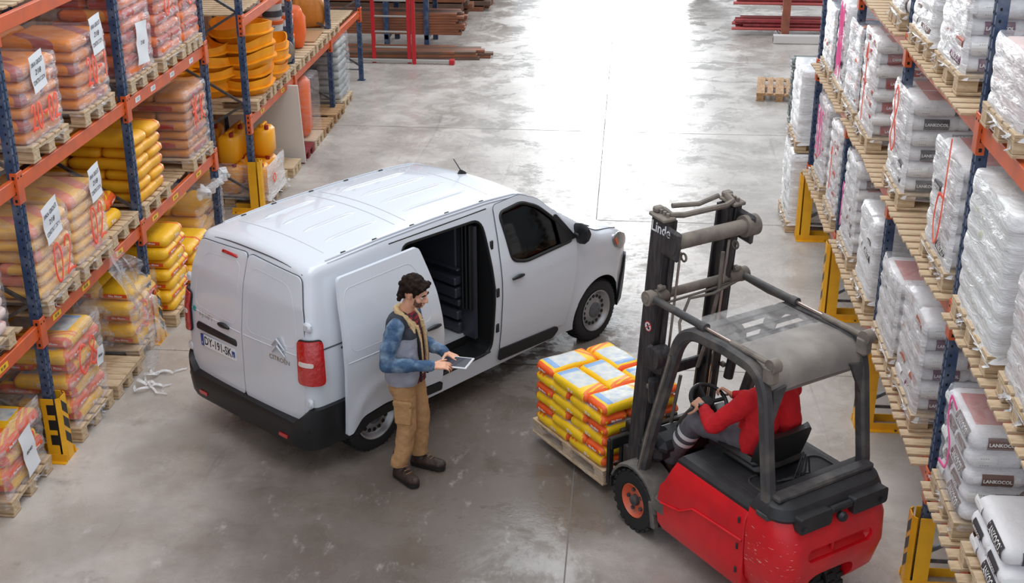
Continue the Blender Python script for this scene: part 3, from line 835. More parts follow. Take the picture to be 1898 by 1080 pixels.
# ------------------------------------------------------------------ farther left rack
TUB = mat('yellow_rubber', (250, 166, 18), .42, 0, (226, 136, 18), 4, .8)
def tub_mesh(seed, R_=.42, h=.24):
    def warp(p, a):
        nn = noise.noise_vector(V((cos(a)*1.3+seed*2, sin(a)*1.3, p.z*2)))
        sag = .035*sin(2*a+seed)*(p.z/h)
        return V((p.x*(1+.12*nn.x), p.y*(1+.12*nn.y), p.z+sag+.02*nn.z))
    m = M()
    prof = [(.02, 0), (R_*.8, 0), (R_*.86, .03), (R_*.95, h*.45), (R_*1.06, h*.47), (R_*1.06, h*.53), (R_*.97, h*.55), (R_, h*.96), (R_*1.0, h), (R_*.95, h), (R_*.93, h*.9), (R_*.8, .05), (.02, .03)]
    m.lathe(prof, 28, 0, fn=warp)
    return m.mesh('tub', [TUB], 50)
TM = [tub_mesh(s) for s in (.3, 1.7, 3.1, 4.4)]
def tubs(x, y, z, n, desc, sc=1.):
    for i in range(n):
        o = thing('rubber_tub', f'yellow rubber tub, {"top" if i == n-1 else ORD[i]} of the {desc}', 'tub', (x+RN.uniform(-.03, .03), y+RN.uniform(-.03, .03), z+i*.172*sc), RN.uniform(0, 6), 'stacked yellow rubber tubs', TM[RN.randrange(4)])
        o.scale = (sc, sc, sc); o.rotation_euler[0] = RN.uniform(-.06, .06)
for (y, nm) in ((16.75, 'nearest'), (17.62, 'second'), (18.42, 'third'), (19.3, 'fourth'), (20.2, 'fifth'), (21.1, 'sixth')):
    pallet(-5.42, y, A1, 1.1, .8, f'{nm} pale pallet in the row under the tubs and buckets on the far left rack')
tubs(-5.2, 16.95, A1+.145, 5, 'tall aisle stack of tubs')
tubs(-5.62, 16.7, A1+.145, 4, 'rear stack of tubs by the post', .95)
tubs(-5.98, 16.5, A1+.145, 3, 'low rear stack of tubs', .9)
tubs(-5.16, 17.72, A1+.145, 3, 'shorter aisle stack of tubs', .92)
# buckets with orange lids
BKW = mat('white_plastic', (226, 224, 220), .4); BKO = mat('orange_plastic', (238, 104, 36), .4); BKN = mat('slate_plastic', (78, 82, 92), .4)
def bucket(x, y, z, desc, sc=1., base=None):
    t_ = thing('bucket', f'bucket with orange lid, {desc}', 'bucket', (x, y, z), RN.uniform(0, 6), 'lidded buckets on the far left rack'); t_.scale = (sc,)*3
    m = M(); m.lathe([(.0, 0), (.13, 0), (.15, .22), (.15, .25)], 16, 0); m.lathe([(.135, .05), (.148, .05), (.155, .14), (.14, .14)], 16, 1); m.build('pail', [base or BKW, BKN], t_)
    m = M(); m.lathe([(.158, .24), (.162, .25), (.162, .29), (.15, .30), (.0, .30)], 16); m.build('lid', BKO, t_)
    m = M(); m.tube([(.155*cos(a), .155*sin(a), .22-.07*sin(a)) for a in [pi*k/10 for k in range(11)]], .004, 5); m.build('bucket_handle', GREY, t_)
k = 0
NB = ['nearest', 'second', 'third', 'fourth', 'fifth', 'sixth']
for i, (x, y, n) in enumerate(((-5.25, 18.75, 3), (-5.2, 19.15, 3), (-5.62, 18.7, 3), (-5.6, 19.1, 3), (-5.96, 18.6, 3))):
    for q_ in range(n):
        bucket(x, y, A1+.145+q_*.30, f'{["bottom", "middle", "top"][q_]} of the {NB[i]} bucket stack')
# orange folded sacks and grey rolled tarp
m = bag_geo(.5, .46, .62, 4, .03, r=.12).mesh('bulk_bag', [BKO], 60)
thing('bulk_bag', 'orange bulk bag standing beside the lidded buckets', 'bag', (-5.24, 19.62, A1+.145+.31), .2, None, m)
GRT = mat('grey_brown_tarp', (140, 128, 116), .7, 0, (104, 96, 88), 6, 1, .5, 12)
m = M(); m.loft([[V((r_*cos(a)+.0, u, r_*.8*sin(a)+.22+.02*sin(5*a+u*9))) for a in [2*pi*k/14 for k in range(14)]] for u, r_ in ((-.3, .05), (-.28, .2), (-.1, .25), (.1, .24), (.26, .2), (.3, .06))], 0)
thing('rolled_tarp', 'crumpled grey brown tarp roll lying before the bucket stacks', 'tarp', (-5.16, 18.42, A1+.145), .7, None, m.mesh('rolled_tarp', [GRT], 60))
m = M(); m.box((0, 0, .012), (.7, .8, .02), 0, ch=.004)
thing('cardboard_sheet', 'flat brown cardboard sheet beside the orange bulk bag', 'cardboard', (-5.3, 20.3, A1+.147), .05, None, m.mesh('cardboard_sheet', [mat('cardboard', (176, 132, 92), .8)], 0))
m = bag_geo(.6, .5, .5, 9, .03, r=.14).mesh('bulk_bag', [BBAG], 60)
thing('bulk_bag', 'brown bulk bag at the far end of the bucket shelf', 'bag', (-5.3, 21.2, A1+.145+.25), .1, None, m)

# floor of the farther left rack
JER = mat('yellow_jerrycan_plastic', (246, 168, 22), .38)
CAPM = mat('red_cap', (150, 36, 30), .5)
def jerrycan_mesh():
    m = M(); m.box((0, 0, .2), (.26, .34, .40), 0, ch=.05); m.box((0, .03, .43), (.05, .2, .03), 0, ch=.012); m.box((0, -.06, .415), (.045, .03, .05), 0); m.box((0, .12, .415), (.045, .03, .05), 0)
    return m.mesh('jerrycan', [JER], 50)
JM = jerrycan_mesh(); q = M(); q.cyl((.07, -.11, .39), (.07, -.11, .445), .03, n=12); JC = q.mesh('cap', [CAPM])
pallet(-5.36, 16.72, A0, 1.14, .8, 'pale pallet under the film draped jerrycans')
jn = 0
for lz in (0, 1):
    for ix in range(3):
        for iy in range(2):
            if lz and (ix, iy) in ((0, 0),): continue
            o = thing('jerrycan', f'yellow jerrycan, {"upper" if lz else "lower"} tier, {["aisle", "middle", "rear"][ix]} {["near", "far"][iy]} place', 'jerrycan', (-4.98-ix*.36, 16.52+iy*.4, A0+.146+lz*.42), RN.uniform(-.1, .1), 'yellow jerrycans on the draped pallet', JM)
            ob('cap', JC, o)
wrap(-5.34, 16.72, .12, .60, 1.12, .84, .2, FILMW, 'crumpled film slipping off the yellow jerrycans', 1, top='open', mark=('o', .2, .2, -.2, .3), seed=5, tail=True, side_m=FILMD)
m = M(); m.lathe([(.0, 0), (.17, 0), (.18, .05), (.175, .38), (.185, .39), (.185, .42), (.165, .42), (.16, .36), (0, .36)], 20)
thing('drum', 'open yellow drum beside the wrapped jerrycans', 'drum', (-5.2, 17.25, A0+.3), 0, None, m.mesh('drum', [JER]))
pallet(-5.4, 17.28, A0, 1.1, .5, 'slim pale pallet beneath the open yellow drum', group='wooden pallets')
m = M(); m.box((0, 0, .0), (.12, .02, .3)); 
bx = M(); bx.box((0, 0, .15), (.4, .4, .3), 0, ch=.01)
thing('box', 'small yellow box supporting the open drum', 'box', (-5.2, 17.25, A0+.146), 0, None, bx.mesh('box', [JER], 0)).scale = (.7, .7, .5)
pn = M(); pn.box((0, 0, .62), (1.1, .03, 1.24), 0)
o = thing('leaning_board', 'large off-white board leaning upright under the tub shelf', 'board', (-5.32, 18.3, A0+.02), 0, None, pn.mesh('leaning_board', [mat('off_white_board', (222, 216, 210), .55)], 0)); o.rotation_euler[0] = radians(9)
for (y, w_, lab, wd) in ((17.85, WOOD, 'pale pallet before the leaning white board', .5), (18.62, WOODR, 'dark red pallet behind the leaning white board', .66), (20.0, WOOD2, 'brown pallet nearest the wrapped orange load', .7), (20.85, WOOD2, 'brown pallet near the far wrapped tower', .7)):
    pallet(-5.36, y, A0, 1.14, wd, lab, w_)
pallet(-5.36, 19.3, A0, 1.14, .6, 'pale pallet under the film covered orange drums')
m = M(); m.box((0, 0, .46), (.42, .44, .92), 0, ch=.08)
thing('bulk_bag', 'orange sack standing tall inside clear film', 'bag', (-5.12, 19.3, A0+.146), .1, None, m.mesh('bulk_bag', [BKO], 50))
m = M(); m.box((0, 0, .2), (.5, .5, .40), 0, ch=.05)
thing('box', 'yellow box behind the orange sack in clear film', 'box', (-5.62, 19.3, A0+.146), 0, None, m.mesh('box', [JER], 50))
wrap(-5.35, 19.3, .12, 1.1, 1.06, .6, .3, FILM, 'loose clear film over the orange sack', 1, seed=9)
pallet(-5.4, 21.75, A0, 1.14, .7, 'pale pallet under the far film covered tower')
bags('grey', -5.4, 21.75, A0+.146, 1.0, .76, 8, 1, 'far film covered tower', 'bags in the far tower')
wrap(-5.4, 21.75, .12, 1.18, 1.04, .8, .12, FILMD, 'silvery film over the far left grey tower', 1, seed=12)

# back to back cartons behind the left racks
CTN = mat('brown_carton', (172, 122, 78), .8, 0, (142, 98, 62), 3, .8); TAPE = mat('brown_tape', (150, 104, 66), .4)
cq = []
for (dx, dy, dz) in ((1.0, 1.16, 1.05), (1.0, 1.16, 1.2)):
    q = M(); q.box((0, 0, dz/2), (dx, dy, dz), 0, ch=.012); q.box((.0, 0, dz/2), (dx+.004, .07, dz+.004), 1); cq.append(q.mesh('carton', [CTN, TAPE], 0))
SB = ['first', 'second', 'third', 'fourth', 'fifth', 'sixth', 'seventh', 'eighth', 'ninth', 'tenth', 'eleventh', 'twelfth', 'thirteenth']
for i in range(13):
    for k in range(4):
        y_ = 6.4+i*1.23
        thing('carton', f'big brown carton behind the left racks, {["floor", "second", "third", "top"][k]} tier, {SB[i]} along from the camera', 'carton', (-6.72+RN.uniform(-.03, .03), y_+RN.uniform(-.02, .02), [0, 1.08, 2.16, 3.24][k]), RN.uniform(-.01, .01), 'cartons behind the left racks', cq[0])
# ------------------------------------------------------------------ right rack loads
FILMS = film('hazy_stretch_film', .08, .34)
NUM = ['bottom', 'second', 'third', 'fourth', 'fifth', 'sixth', 'seventh', 'eighth', 'ninth', 'tenth', 'eleventh', 'twelfth', 'thirteenth', 'fourteenth', 'fifteenth', 'sixteenth', 'seventeenth', 'eighteenth', 'nineteenth', 'twentieth', 'twenty-first', 'top']
PLC = ['front', 'second', 'third', 'fourth', 'fifth', 'rear']
B1, B2, B3 = RZ[0]+D, RZ[1]+D, RZ[2]+D
WX = RX-.04
def rload(kind, y0, y1, zb, n, desc, bd, fm, **kw):
    kw.setdefault('side_m', FILMX if fm is FILMX else FILMS); kw.setdefault('wrapname', 'milky'); kw.setdefault('xfront', WX)
    return load(1, kind, y0, y1, zb, n, desc, bd, fm, **kw)
# lower shelf, far to near
rload('flex', 14.5, 15.3, B1, 8, 'white and red bags with pink scrawl at the far end', 'far end stack, lower right shelf', FILMW, mark=('s8s', .5, .6, .0, .6), spray=SPRAYP)
rload('flex', 13.5, 14.2, B1, 8, 'narrow stack beside the second right post', 'narrow stack beside second right post', FILMW, mark=('1', .3, .5, 0, .5))
rload('lanko', 12.3, 13.05, B1, 8, 'brown labelled bags, lower right shelf', 'brown labelled stack, lower right shelf', FILMW, mark=('1', .2, .5, .25, .4), spray=SPRAYP)
rload('white', 11.2, 11.95, B1, 5, 'white bags behind the slim blue post', 'white stack behind slim blue post', FILMX)
rload('premium', 10.0, 10.75, B1, 5, 'pink topped bags with a small box on top', 'stack with small box on top', FILMW)
rload('purple', 9.0, 9.82, B1, 6, 'plum and rust labelled bags, lower right shelf', 'plum stack, lower right shelf', FILMW, alt='rust')
rload('plus', 7.52, 8.2, B1, 5, 'white bags with a long pink squiggle', 'stack with long pink squiggle', FILMD, mark=('s', .4, .62, .05, .48), spray=SPRAYP)
rload('white', 6.52, 7.3, B1, 3, '', 'bare white stack, lower right corner', None)
m = M(); m.box((0, 0, .075), (.3, .26, .15), 0, ch=.008)
thing('carton', 'small pink and white carton on the plastic covered stack', 'carton', (2.75, 10.2, B1+.146+.66), .3, None, m.mesh('carton', [PNK], 0))
# middle shelf
rload('navy', 14.6, 15.35, B2, 5, 'dark blue bags at the far end of the middle shelf', 'far dark stack, middle right shelf', FILMW)
rload('white', 13.75, 14.35, B2, 6, 'slim white stack with red scrawl', 'slim white stack, red scrawl', FILMX, mark=('xx8x', .3, .62, 0, .55), spray=SPRAYP)
rload('navy', 12.85, 13.6, B2, 6, 'dark blue and orange bags beside the red labelled stack', 'dark stack beside red labels', FILMW)
rload('flex', 11.95, 12.7, B2, 8, 'red labelled bags with an orange arrow', 'red labelled stack, middle shelf', FILMW, mark=('1', .3, .8, .05, .5))
rload('premium', 10.35, 11.1, B2, 6, 'charcoal labelled bags with an orange mark', 'charcoal labelled stack, middle shelf', FILMW, mark=('8', .3, .6, .1, .55))
rload('premium', 8.62, 9.42, B2, 6, 'red faced bags beside the near blue post', 'red faced stack, near blue post', FILMW, mark=('d', .4, .8, -.05, .5))
rload('green', 7.3, 8.24, B2, 7, 'green and white bags in thick cloudy film', 'green stack in cloudy film', FILMX, xfront=WX-.02)
rload('pink', 6.3, 7.1, B2, 6, 'pink bags at the right photo edge', 'pink stack at right edge', FILMW)
# top shelf
rload('plus', 11.1, 11.6, B3, 3, 'box sized load at the top edge behind the post', 'small load, top right shelf', FILMW)
rload('lanko', 9.98, 10.7, B3, 6, 'slanted white stack on the top right shelf', 'slanted stack, top right shelf', FILMX)
rload('purple', 8.95, 9.72, B3, 7, 'tall plum and rust labelled bags, top right shelf', 'tall plum stack, top right shelf', FILMW, alt='rust')
rload('pink', 7.5, 8.26, B3, 4, 'pink white bags high at the right edge', 'pink stack, top right shelf', FILMW)
# floor behind the rack end
rload('grey', 15.95, 16.85, A0, 7, 'pale grey bags on the floor behind the far guard', 'floor stack behind far guard', FILMX, xfront=2.12, wood=WOOD)
rload('grey', 15.98, 16.82, A0+1.06, 7, 'upper pale grey load behind the far guard', 'upper load behind far guard', FILMX, xfront=2.16)
# stacked grey channels
CH = mat('grey_steel_channel', (150, 156, 154), .4, .55, (112, 118, 118), 8)
q = M(); q.box((0, 0, .02), (1.6, .2, .005)); q.box((0, -.1, .012), (1.6, .006, .03)); q.box((0, .1, .012), (1.6, .006, .03)); q.box((-.8, 0, .012), (.006, .2, .03)); CHM = q.mesh('channel', [CH], 0)
for st, (x, y, n) in enumerate(((3.46, 21.1, 20), (3.42, 20.5, 12))):
    for i in range(n):
        thing('steel_channel', f'grey steel channel, {NUM[i] if i < n-1 else "top"} of the {["taller", "lower"][st]} channel stack', 'channel', (x+RN.uniform(-.02, .02), y+RN.uniform(-.01, .01), .05+i*.055), RN.uniform(-.01, .01), 'stacked grey steel channels', CHM)
q = M()
for x in (2.9, 4.0):
    for y in (21.1, 20.5): q.box((x, y, .025), (.08, .3, .05))
for i in range(4): pass
tag(q.build('timber_bearer', WOOD2, None, 0), 'timber bearers under the grey channel stacks', 'timber')
pallet(2.72, 23.1, A0, 1.2, .8, 'brown pallet lying alone on the floor right of the aisle', WOOD2, rz=radians(84))

# ------------------------------------------------------------------ far racks: tubes on the right, timber and ladder on the left
RT = mat('red_steel_tube', (146, 40, 44), .45, 0, (110, 34, 38), 8); RTD = mat('pink_tube', (190, 92, 88), .5)
PST = mat('rust_post', (150, 84, 62), .55, 0, (120, 70, 54), 6)
r = thing('cantilever_rack', 'rust coloured tube rack at the far right of the aisle', 'rack', (2.0, 28.2, 0))
for x in (1.25, 3.9, 6.2):
    q = M(); q.box((x, -.7, 1.25), (.16, .14, 2.5)); q.build('post', PST, r, 0)
    for z in (.07, .60): 
        q = M(); q.box((x, .1, z), (.08, 1.5, .08)); q.build('arm', PST, r, 0)
q = M(); q.cyl((0, 0, 0), (6.2, 0, 0), .035, n=8); TB = q.mesh('steel_tube', [RT]); q = M(); q.cyl((0, 0, 0), (6.0, 0, 0), .035, n=8); TB2 = q.mesh('steel_tube', [RTD])
n = 0
for lv, z0 in enumerate((.15, .69)):
    for a in range(6):
        for b in range(3 if lv == 0 else 2):
            n += 1
            thing('steel_tube', f'{"dark red" if (a+b) % 3 else "pinkish"} steel tube, {["lower", "upper"][lv]} arms, {NUM[b]} row, {PLC[a]} place', 'tube', (2.3+RN.uniform(-.12, .12), 28.0+a*.1, z0+b*.075), 0, 'steel tubes on the far right rack', TB if (a+b) % 3 else TB2)
q = M(); q.box((0, 0, .09), (4.5, .16, .17), 0, ch=.01); q.box((-2.2, 0, .09), (.12, .05, .1), 1)
thing('white_profile', 'white steel profile lying on the floor under the red tubes', 'profile', (5.25, 27.3, .0), 0, None, q.mesh('white_profile', [mat('off_white_steel', (206, 200, 196), .5), GREY], 0))
q = M(); q.lathe([(.3, -.1), (.42, -.1), (.44, 0), (.42, .1), (.3, .1)], 24, ax='Y')
thing('tyre', 'dark vehicle tyre at the top edge beside the red tubes', 'tyre', (1.75, 32.2, .44), 0, None, q.mesh('tyre', [mat('tyre_rubber', (34, 34, 36), .7)]))

# timber rack, left far end
t_ = thing('timber_rack', 'dark blue rack frame holding stacked timber at the far left', 'rack', (-4.9, 26.0, 0))
for x in (0, .82):
    q = M(); q.box((x, -.1, 1.6), (.1, .1, 3.2)); q.build('upright', NAVY, t_, 0); q = M(); q.box((x, 1.1, 1.6), (.1, .1, 3.2)); q.build('upright', NAVY, t_, 0)
for z in (.3, 1.1, 1.9):
    for x in (0, .82): q = M(); q.box((x, .5, z), (.07, 1.3, .09)); q.build('beam', NAVY, t_, 0)
TIM = mat('red_brown_timber', (150, 92, 62), .7, 0, (108, 68, 50), 2, 1, .2, 30, stretch=(1, 8, 8)); TIM2 = mat('grey_brown_timber', (112, 84, 68), .75, 0, (84, 64, 54), 2, 1, .2, 30, stretch=(1, 8, 8))
tm = []
for mm in (TIM, TIM2):
    q = M(); q.box((0, 0, 0), (4.3, .17, .05), 0, ch=.004); tm.append(q.mesh('timber_plank', [mm], 0))
for lv, (z0, nz) in enumerate(((.37, 8), (1.17, 8), (1.97, 7))):
    for a in range(6):
        for b in range(nz if a < 3 else 0):
            thing('timber_plank', f'sawn plank, {["lowest", "middle", "upper"][lv]} bundle, {NUM[b]} layer, {PLC[a]} row', 'plank', (-5.55+RN.uniform(-.12, .12), 26.0+a*.19, z0+b*.054), RN.uniform(-.006, .006), 'planks on the far left timber rack', tm[(a+b*2+lv) % 2])
q0 = 0
for b in range(6):
    for a in range(3):
        thing('timber_plank', f'loose floor plank by the red ladder, {NUM[b]} layer, {PLC[a]} row', 'plank', (-5.55+RN.uniform(-.1, .1), 25.4+a*.2-.1, .03+b*.054) if b < 3 else (-5.0+RN.uniform(-.2, .2), 25.15+a*.17, .03+(b-3)*.054), RN.uniform(-.03, .03) if b < 3 else .08, 'loose planks by the ladder', tm[(a+b) % 2])
# far timber wall of stacked ends
for s_ in range(3):
    q = M()
    thing('timber_stack', ['dark timber stack behind the plank rack', 'rough ended timber stack farther up the aisle', 'farthest timber stack at the top edge'][s_], 'timber', (-5.6+s_*.3, 28.4+s_*1.9, 0), 0, 'far timber stacks')
    root = bpy.context.scene.objects[-1] if False else COL.objects[-1]
    for b in range(14):
        for a in range(3):
            ob('timber_plank', tm[(a*2+b) % 2], root, (RN.uniform(-.15, .15), a*.4, .05+b*.14)).scale = (.9, 1.9, 2.2)
# stabilised ladder
LD = mat('red_ladder_rail', (190, 30, 40), .45); ALU = mat('aluminium', (190, 188, 184), .35, .7)
l = thing('ladder', 'red railed double ladder standing before the stacked timber', 'ladder', (-4.55, 24.85, 0))
for k, x in enumerate((-.42, .28, .38)):
    q = M(); q.box((x, .0 if k < 2 else -.05, 1.6), (.075, .05, 3.2), 0, ch=.006); q.build('rail', LD, l, 0)
for k in range(9):
    q = M(); q.box((-.07, 0, .32+k*.3), (.66, .045, .03), 0, ch=.004); q.build('rung', ALU, l, 0)
q = M(); q.box((-.0, -.02, .06), (2.3, .07, .06), 0, ch=.006); q.build('stabiliser_bar', ALU, l, 0)
for x in (-1.12, 1.12): q = M(); q.box((x, -.02, .05), (.1, .12, .1), 0, ch=.01); q.build('foot', LD, l, 0)
# ------------------------------------------------------------------ the van  (design space: x forward from rear axle, y left, z up)
VSC = Matrix.Diagonal((.948, .983, 1.029, 1))
VW = mat('white_van_paint', (214, 218, 226), .22, 0, coat=.6, spec=.5)
VBLK = mat('black_van_trim', (26, 27, 30), .45)
VGRN = mat('dark_rubber_seal', (18, 18, 20), .6)
VINT = mat('dark_cargo_lining', (62, 64, 74), .34)
VFLR = mat('light_cargo_floor', (206, 208, 214), .4)
VGAP = mat('panel_gap', (70, 74, 82), .6)
VLRED = mat('red_lamp_glass', (188, 10, 18), .12, coat=1, spec=.8, bump=.5, bs=26); VLWH = mat('clear_lamp_glass', (226, 214, 210), .15, coat=1)
CHROME = mat('chrome', (196, 198, 204), .18, .9)
GLASS = bpy.data.materials.new('tinted_window_glass'); GLASS.use_nodes = True
def _g():
    t = GLASS.node_tree; n = t.nodes; L = t.links
    gl = n.new('ShaderNodeBsdfGlossy'); gl.inputs['Roughness'].default_value = .03
    tr = n.new('ShaderNodeBsdfTransparent'); tr.inputs[0].default_value = (.62, .66, .66, 1)
    fr = n.new('ShaderNodeFresnel'); fr.inputs[0].default_value = 1.55
    mx = n.new('ShaderNodeMixShader'); L.new(fr.outputs[0], mx.inputs[0]); L.new(tr.outputs[0], mx.inputs[1]); L.new(gl.outputs[0], mx.inputs[2]); L.new(mx.outputs[0], n['Material Output'].inputs[0])
_g()
def interp(tab, x):
    if x <= tab[0][0]: return tab[0][1]
    for (a, va), (b, vb) in zip(tab[:-1], tab[1:]):
        if x <= b:
            u = (x-a)/(b-a); return va+(vb-va)*u
    return tab[-1][1]
def smooth_tab(tab, n=60):
    a, b = tab[0][0], tab[-1][0]; xs = [a+(b-a)*i/n for i in range(n+1)]; ys = [interp(tab, x) for x in xs]
    for _ in range(2): ys = [ys[0]]+[(ys[i-1]+2*ys[i]+ys[i+1])/4 for i in range(1, n)]+[ys[-1]]
    return list(zip(xs, ys))
WP = smooth_tab([(-.8, .925), (-.4, .945), (.2, .955), (2.9, .955), (3.35, .945), (3.62, .915), (3.82, .85), (3.96, .76), (4.06, .60)], 90)
GZ = smooth_tab([(.22, .925), (.42, .962), (.62, .985), (.95, 1.0), (1.12, .992), (1.28, .965), (1.5, .905), (1.7, .838), (1.9, .765)], 60)
ZT = smooth_tab([(-.8, 1.845), (-.3, 1.87), (.3, 1.895), (1.0, 1.905), (1.7, 1.895), (2.15, 1.862), (2.32, 1.80), (3.2, 1.27), (3.3, 1.225), (3.6, 1.17), (3.82, 1.10), (3.95, 1.01), (4.06, .82)], 140)
RT_ = [(-.8, .09), (2.2, .10), (2.6, .13), (3.3, .10), (3.8, .12), (4.06, .1)]
LEAN = [(.2, 0), (.7, 0), (1.1, .012), (1.5, .07), (1.75, .15), (1.9, .24)]
X0, RC = -.755, .11
def arch(x, z):
    v = 0
    for cx in (0, 3.275):
        d = sqrt((x-cx)**2+(z-.335)**2); v = max(v, .016*max(0, 1-abs(d-.40)/.085))
    return v
def hw(x, z): return interp(WP, x)*interp(GZ, z)+arch(x, z)+.005*max(0, 1-abs(z-1.075)/.02)
def lean(x, z):
    k = min(1, max(0, (.25-x)/1.0)); return interp(LEAN, z)*k
def ring(x, iy=0., it=0., zb=.24, nS=26, inset=0.):
    """half profile from the sill over the roof; list of (y>=0, z)"""
    zt = interp(ZT, x)-it-inset; rt = interp(RT_, x); crown = .045 if zt > 1.6 else .05
    zsh = zt-crown-rt; P = []
    for k in range(nS+1):
        z = zb+(zsh-zb)*k/nS; P.append((max(.02, hw(x, z)-iy-inset), z))
    w1 = P[-1][0]; wt = max(.02, w1-rt*1.05)
    c = (w1-.25*rt*.6, zt-crown)
    for k in range(1, 6):
        t = k/5; P.append(((1-t)**2*w1+2*t*(1-t)*c[0]+t*t*wt, (1-t)**2*zsh+2*t*(1-t)*c[1]+t*t*(zt-crown)))
    for k in range(1, 9):
        y = wt*(1-k/8); P.append((y, zt-crown*(y/wt)**2))
    return P
def vring(x, **kw):
    h = ring(x, **kw); L = [V((x+lean(x, z), -y, z)) for y, z in h]
    return L+[V((p.x, -p.y, p.z)) for p in L[-2::-1]]
def vloft(xs, m, mi=0, ends=(True, True), **kw):
    rings = []
    if ends[0]:
        for k in range(5):
            th = radians(90*k/5); rings.append(vring(xs[0]+RC*(1-cos(th)), iy=RC*(1-sin(th)), it=.035*(1-sin(th)), **kw))
    for x in xs:
        if ends[0] and x < xs[0]+RC: continue
        rings.append(vring(x, **kw))
    n = len(rings[0]); F = []
    for i in range(len(rings)-1):
        F += [(i*n+k, i*n+(k+1) % n, (i+1)*n+(k+1) % n, (i+1)*n+k) for k in range(n)]
    for b in (0, len(rings)-1):
        F += [(b*n+k, b*n+k+1, b*n+n-2-k, b*n+n-1-k) for k in range(n//2)]
    return m.add([p for r in rings for p in r], F, mi)
def frange(a, b, st):
    n = max(1, int(round((b-a)/st))); return [a+(b-a)*i/n for i in range(n+1)]
def bool_cut(me, cutters):
    o = ob('tmp_body', me); tmp = [o]
    for c in cutters:
        q = ob('tmp_cut', c); tmp.append(q); md = o.modifiers.new('b', 'BOOLEAN'); md.operation = 'DIFFERENCE'; md.object = q; md.solver = 'EXACT'; md.material_mode = 'TRANSFER'
    bpy.context.view_layer.update()
    r = bpy.data.meshes.new_from_object(o.evaluated_get(bpy.context.evaluated_depsgraph_get()))
    for q in tmp: bpy.data.objects.remove(q)
    return r
def rpoly(pts, r=.06, n=5):
    out = []; N = len(pts)
    for i in range(N):
        p = V(pts[i]); a = V(pts[i-1]); b = V(pts[(i+1) % N]); rr = min(r, (a-p).length*.45, (b-p).length*.45)
        p0 = p+(a-p).normalized()*rr; p1 = p+(b-p).normalized()*rr
        for k in range(n+1):
            t = k/n; q = p0*(1-t)**2+p*2*t*(1-t)+p1*t*t; out.append((q.x, q.y))
    return out
def panel_mesh(outer, fn, holes=(), step=.06, thick=.012, mats=(VW,), name='panel', scale=True, smooth=40):
    """flat outline filled, cut into strips, mapped on to a surface by fn(u, v, off)"""
    b = bmesh.new(); edges = []
    for lp in (outer,)+tuple(holes):
        vv = [b.verts.new((p[0], p[1], 0)) for p in lp]
        edges += [b.edges.new((vv[i], vv[(i+1) % len(vv)])) for i in range(len(vv))]
    bmesh.ops.triangle_fill(b, edges=edges, use_beauty=True)
    us = [p[0] for p in outer]; zs = [p[1] for p in outer]
    for ax, lo, hi in ((0, min(us), max(us)), (1, min(zs), max(zs))):
        v = lo+step
        while v < hi-1e-3:
            no_ = (1, 0, 0) if ax == 0 else (0, 1, 0); c = (v, 0, 0) if ax == 0 else (0, v, 0)
            bmesh.ops.bisect_plane(b, geom=b.verts[:]+b.edges[:]+b.faces[:], plane_co=c, plane_no=no_, dist=1e-5); v += step
    b.verts.ensure_lookup_table(); b.faces.ensure_lookup_table()
    n = len(b.verts); P = [fn(v.co.x, v.co.y, thick) for v in b.verts]+[fn(v.co.x, v.co.y, 0) for v in b.verts]
    F = [tuple(v.index for v in f.verts) for f in b.faces]
    F2 = F+[tuple(i+n for i in f[::-1]) for f in F]
    for e in b.edges:
        if len(e.link_faces) == 1:
            i, j = e.verts[0].index, e.verts[1].index; F2.append((i, j, j+n, i+n))
    b.free(); m = M(); m.add(P, F2, 0)
    if scale: m.xf(VSC)
    return m.mesh(name, list(mats), smooth)
def side_fn(off0, sg=-1): return lambda x, z, o: V((x+lean(x, z), sg*(hw(x, z)+off0+o), z))
def rear_x(y, z): return X0+lean(X0, z)+.03*(abs(y)/.85)**2.5-.012
def rear_fn(off0): return lambda y, z, o: V((rear_x(y, z)-off0-o, y, z))
def seam(m, pts, fn, r=.0045, mi=0, closed=True):
    m.tube([fn(p[0], p[1], 0) for p in pts], r, 5, mi, closed)
def dense(pts, st=.05, closed=True):
    out = []; N = len(pts)
    for i in range(N if closed else N-1):
        a, b = V(pts[i]), V(pts[(i+1) % N]); n = max(1, int((b-a).length/st))
        out += [tuple(a.lerp(b, k/n)) for k in range(n)]
    if not closed: out.append(tuple(pts[-1]))
    return out

van = thing('van', 'white delivery van with its side door slid open, parked across the aisle', 'van', (-2.834, 10.568, 0), radians(52.73))
body = M(); xs = [X0]+frange(X0+.12, 4.06, .055); vloft(xs, body)
body.xf(VSC); bme = body.mesh('body_shell', [VW], 0)
cut = []
c = M(); vloft(frange(-.64, 1.54, .12), c, ends=(False, True), zb=.52, inset=.075); c.xf(VSC); cut.append(c.mesh('c', [VINT], 0))
c = M(); vloft(frange(1.63, 3.05, .1), c, ends=(False, True), zb=.45, inset=.075); c.xf(VSC); cut.append(c.mesh('c', [VINT], 0))
DOORO = rpoly([(.48, .43), (1.555, .43), (1.585, 1.0), (1.56, 1.72), (.48, 1.74)], .12)
c = M(); c.prism(DOORO, -.62, -1.3, 'Y'); c.xf(VSC); cut.append(c.mesh('c', [VGRN], 0))
WIN = rpoly([(1.80, 1.72), (2.14, 1.745), (2.36, 1.66), (2.56, 1.50), (2.80, 1.235), (2.06, 1.215), (1.86, 1.27)], .07)
c = M(); c.prism(WIN, -.55, -1.3, 'Y'); c.xf(VSC); cut.append(c.mesh('c', [VGRN], 0))
c = M(); c.prism(WIN, .55, 1.3, 'Y'); c.xf(VSC); cut.append(c.mesh('c', [VGRN], 0))
for cx in (0, 3.275):
    for sg in (-1, 1):
        c = M(); c.cyl((cx*.948, sg*.62, .345), (cx*.948, sg*1.3, .345), .392, n=48); cut.append(c.mesh('c', [VGRN], 0))
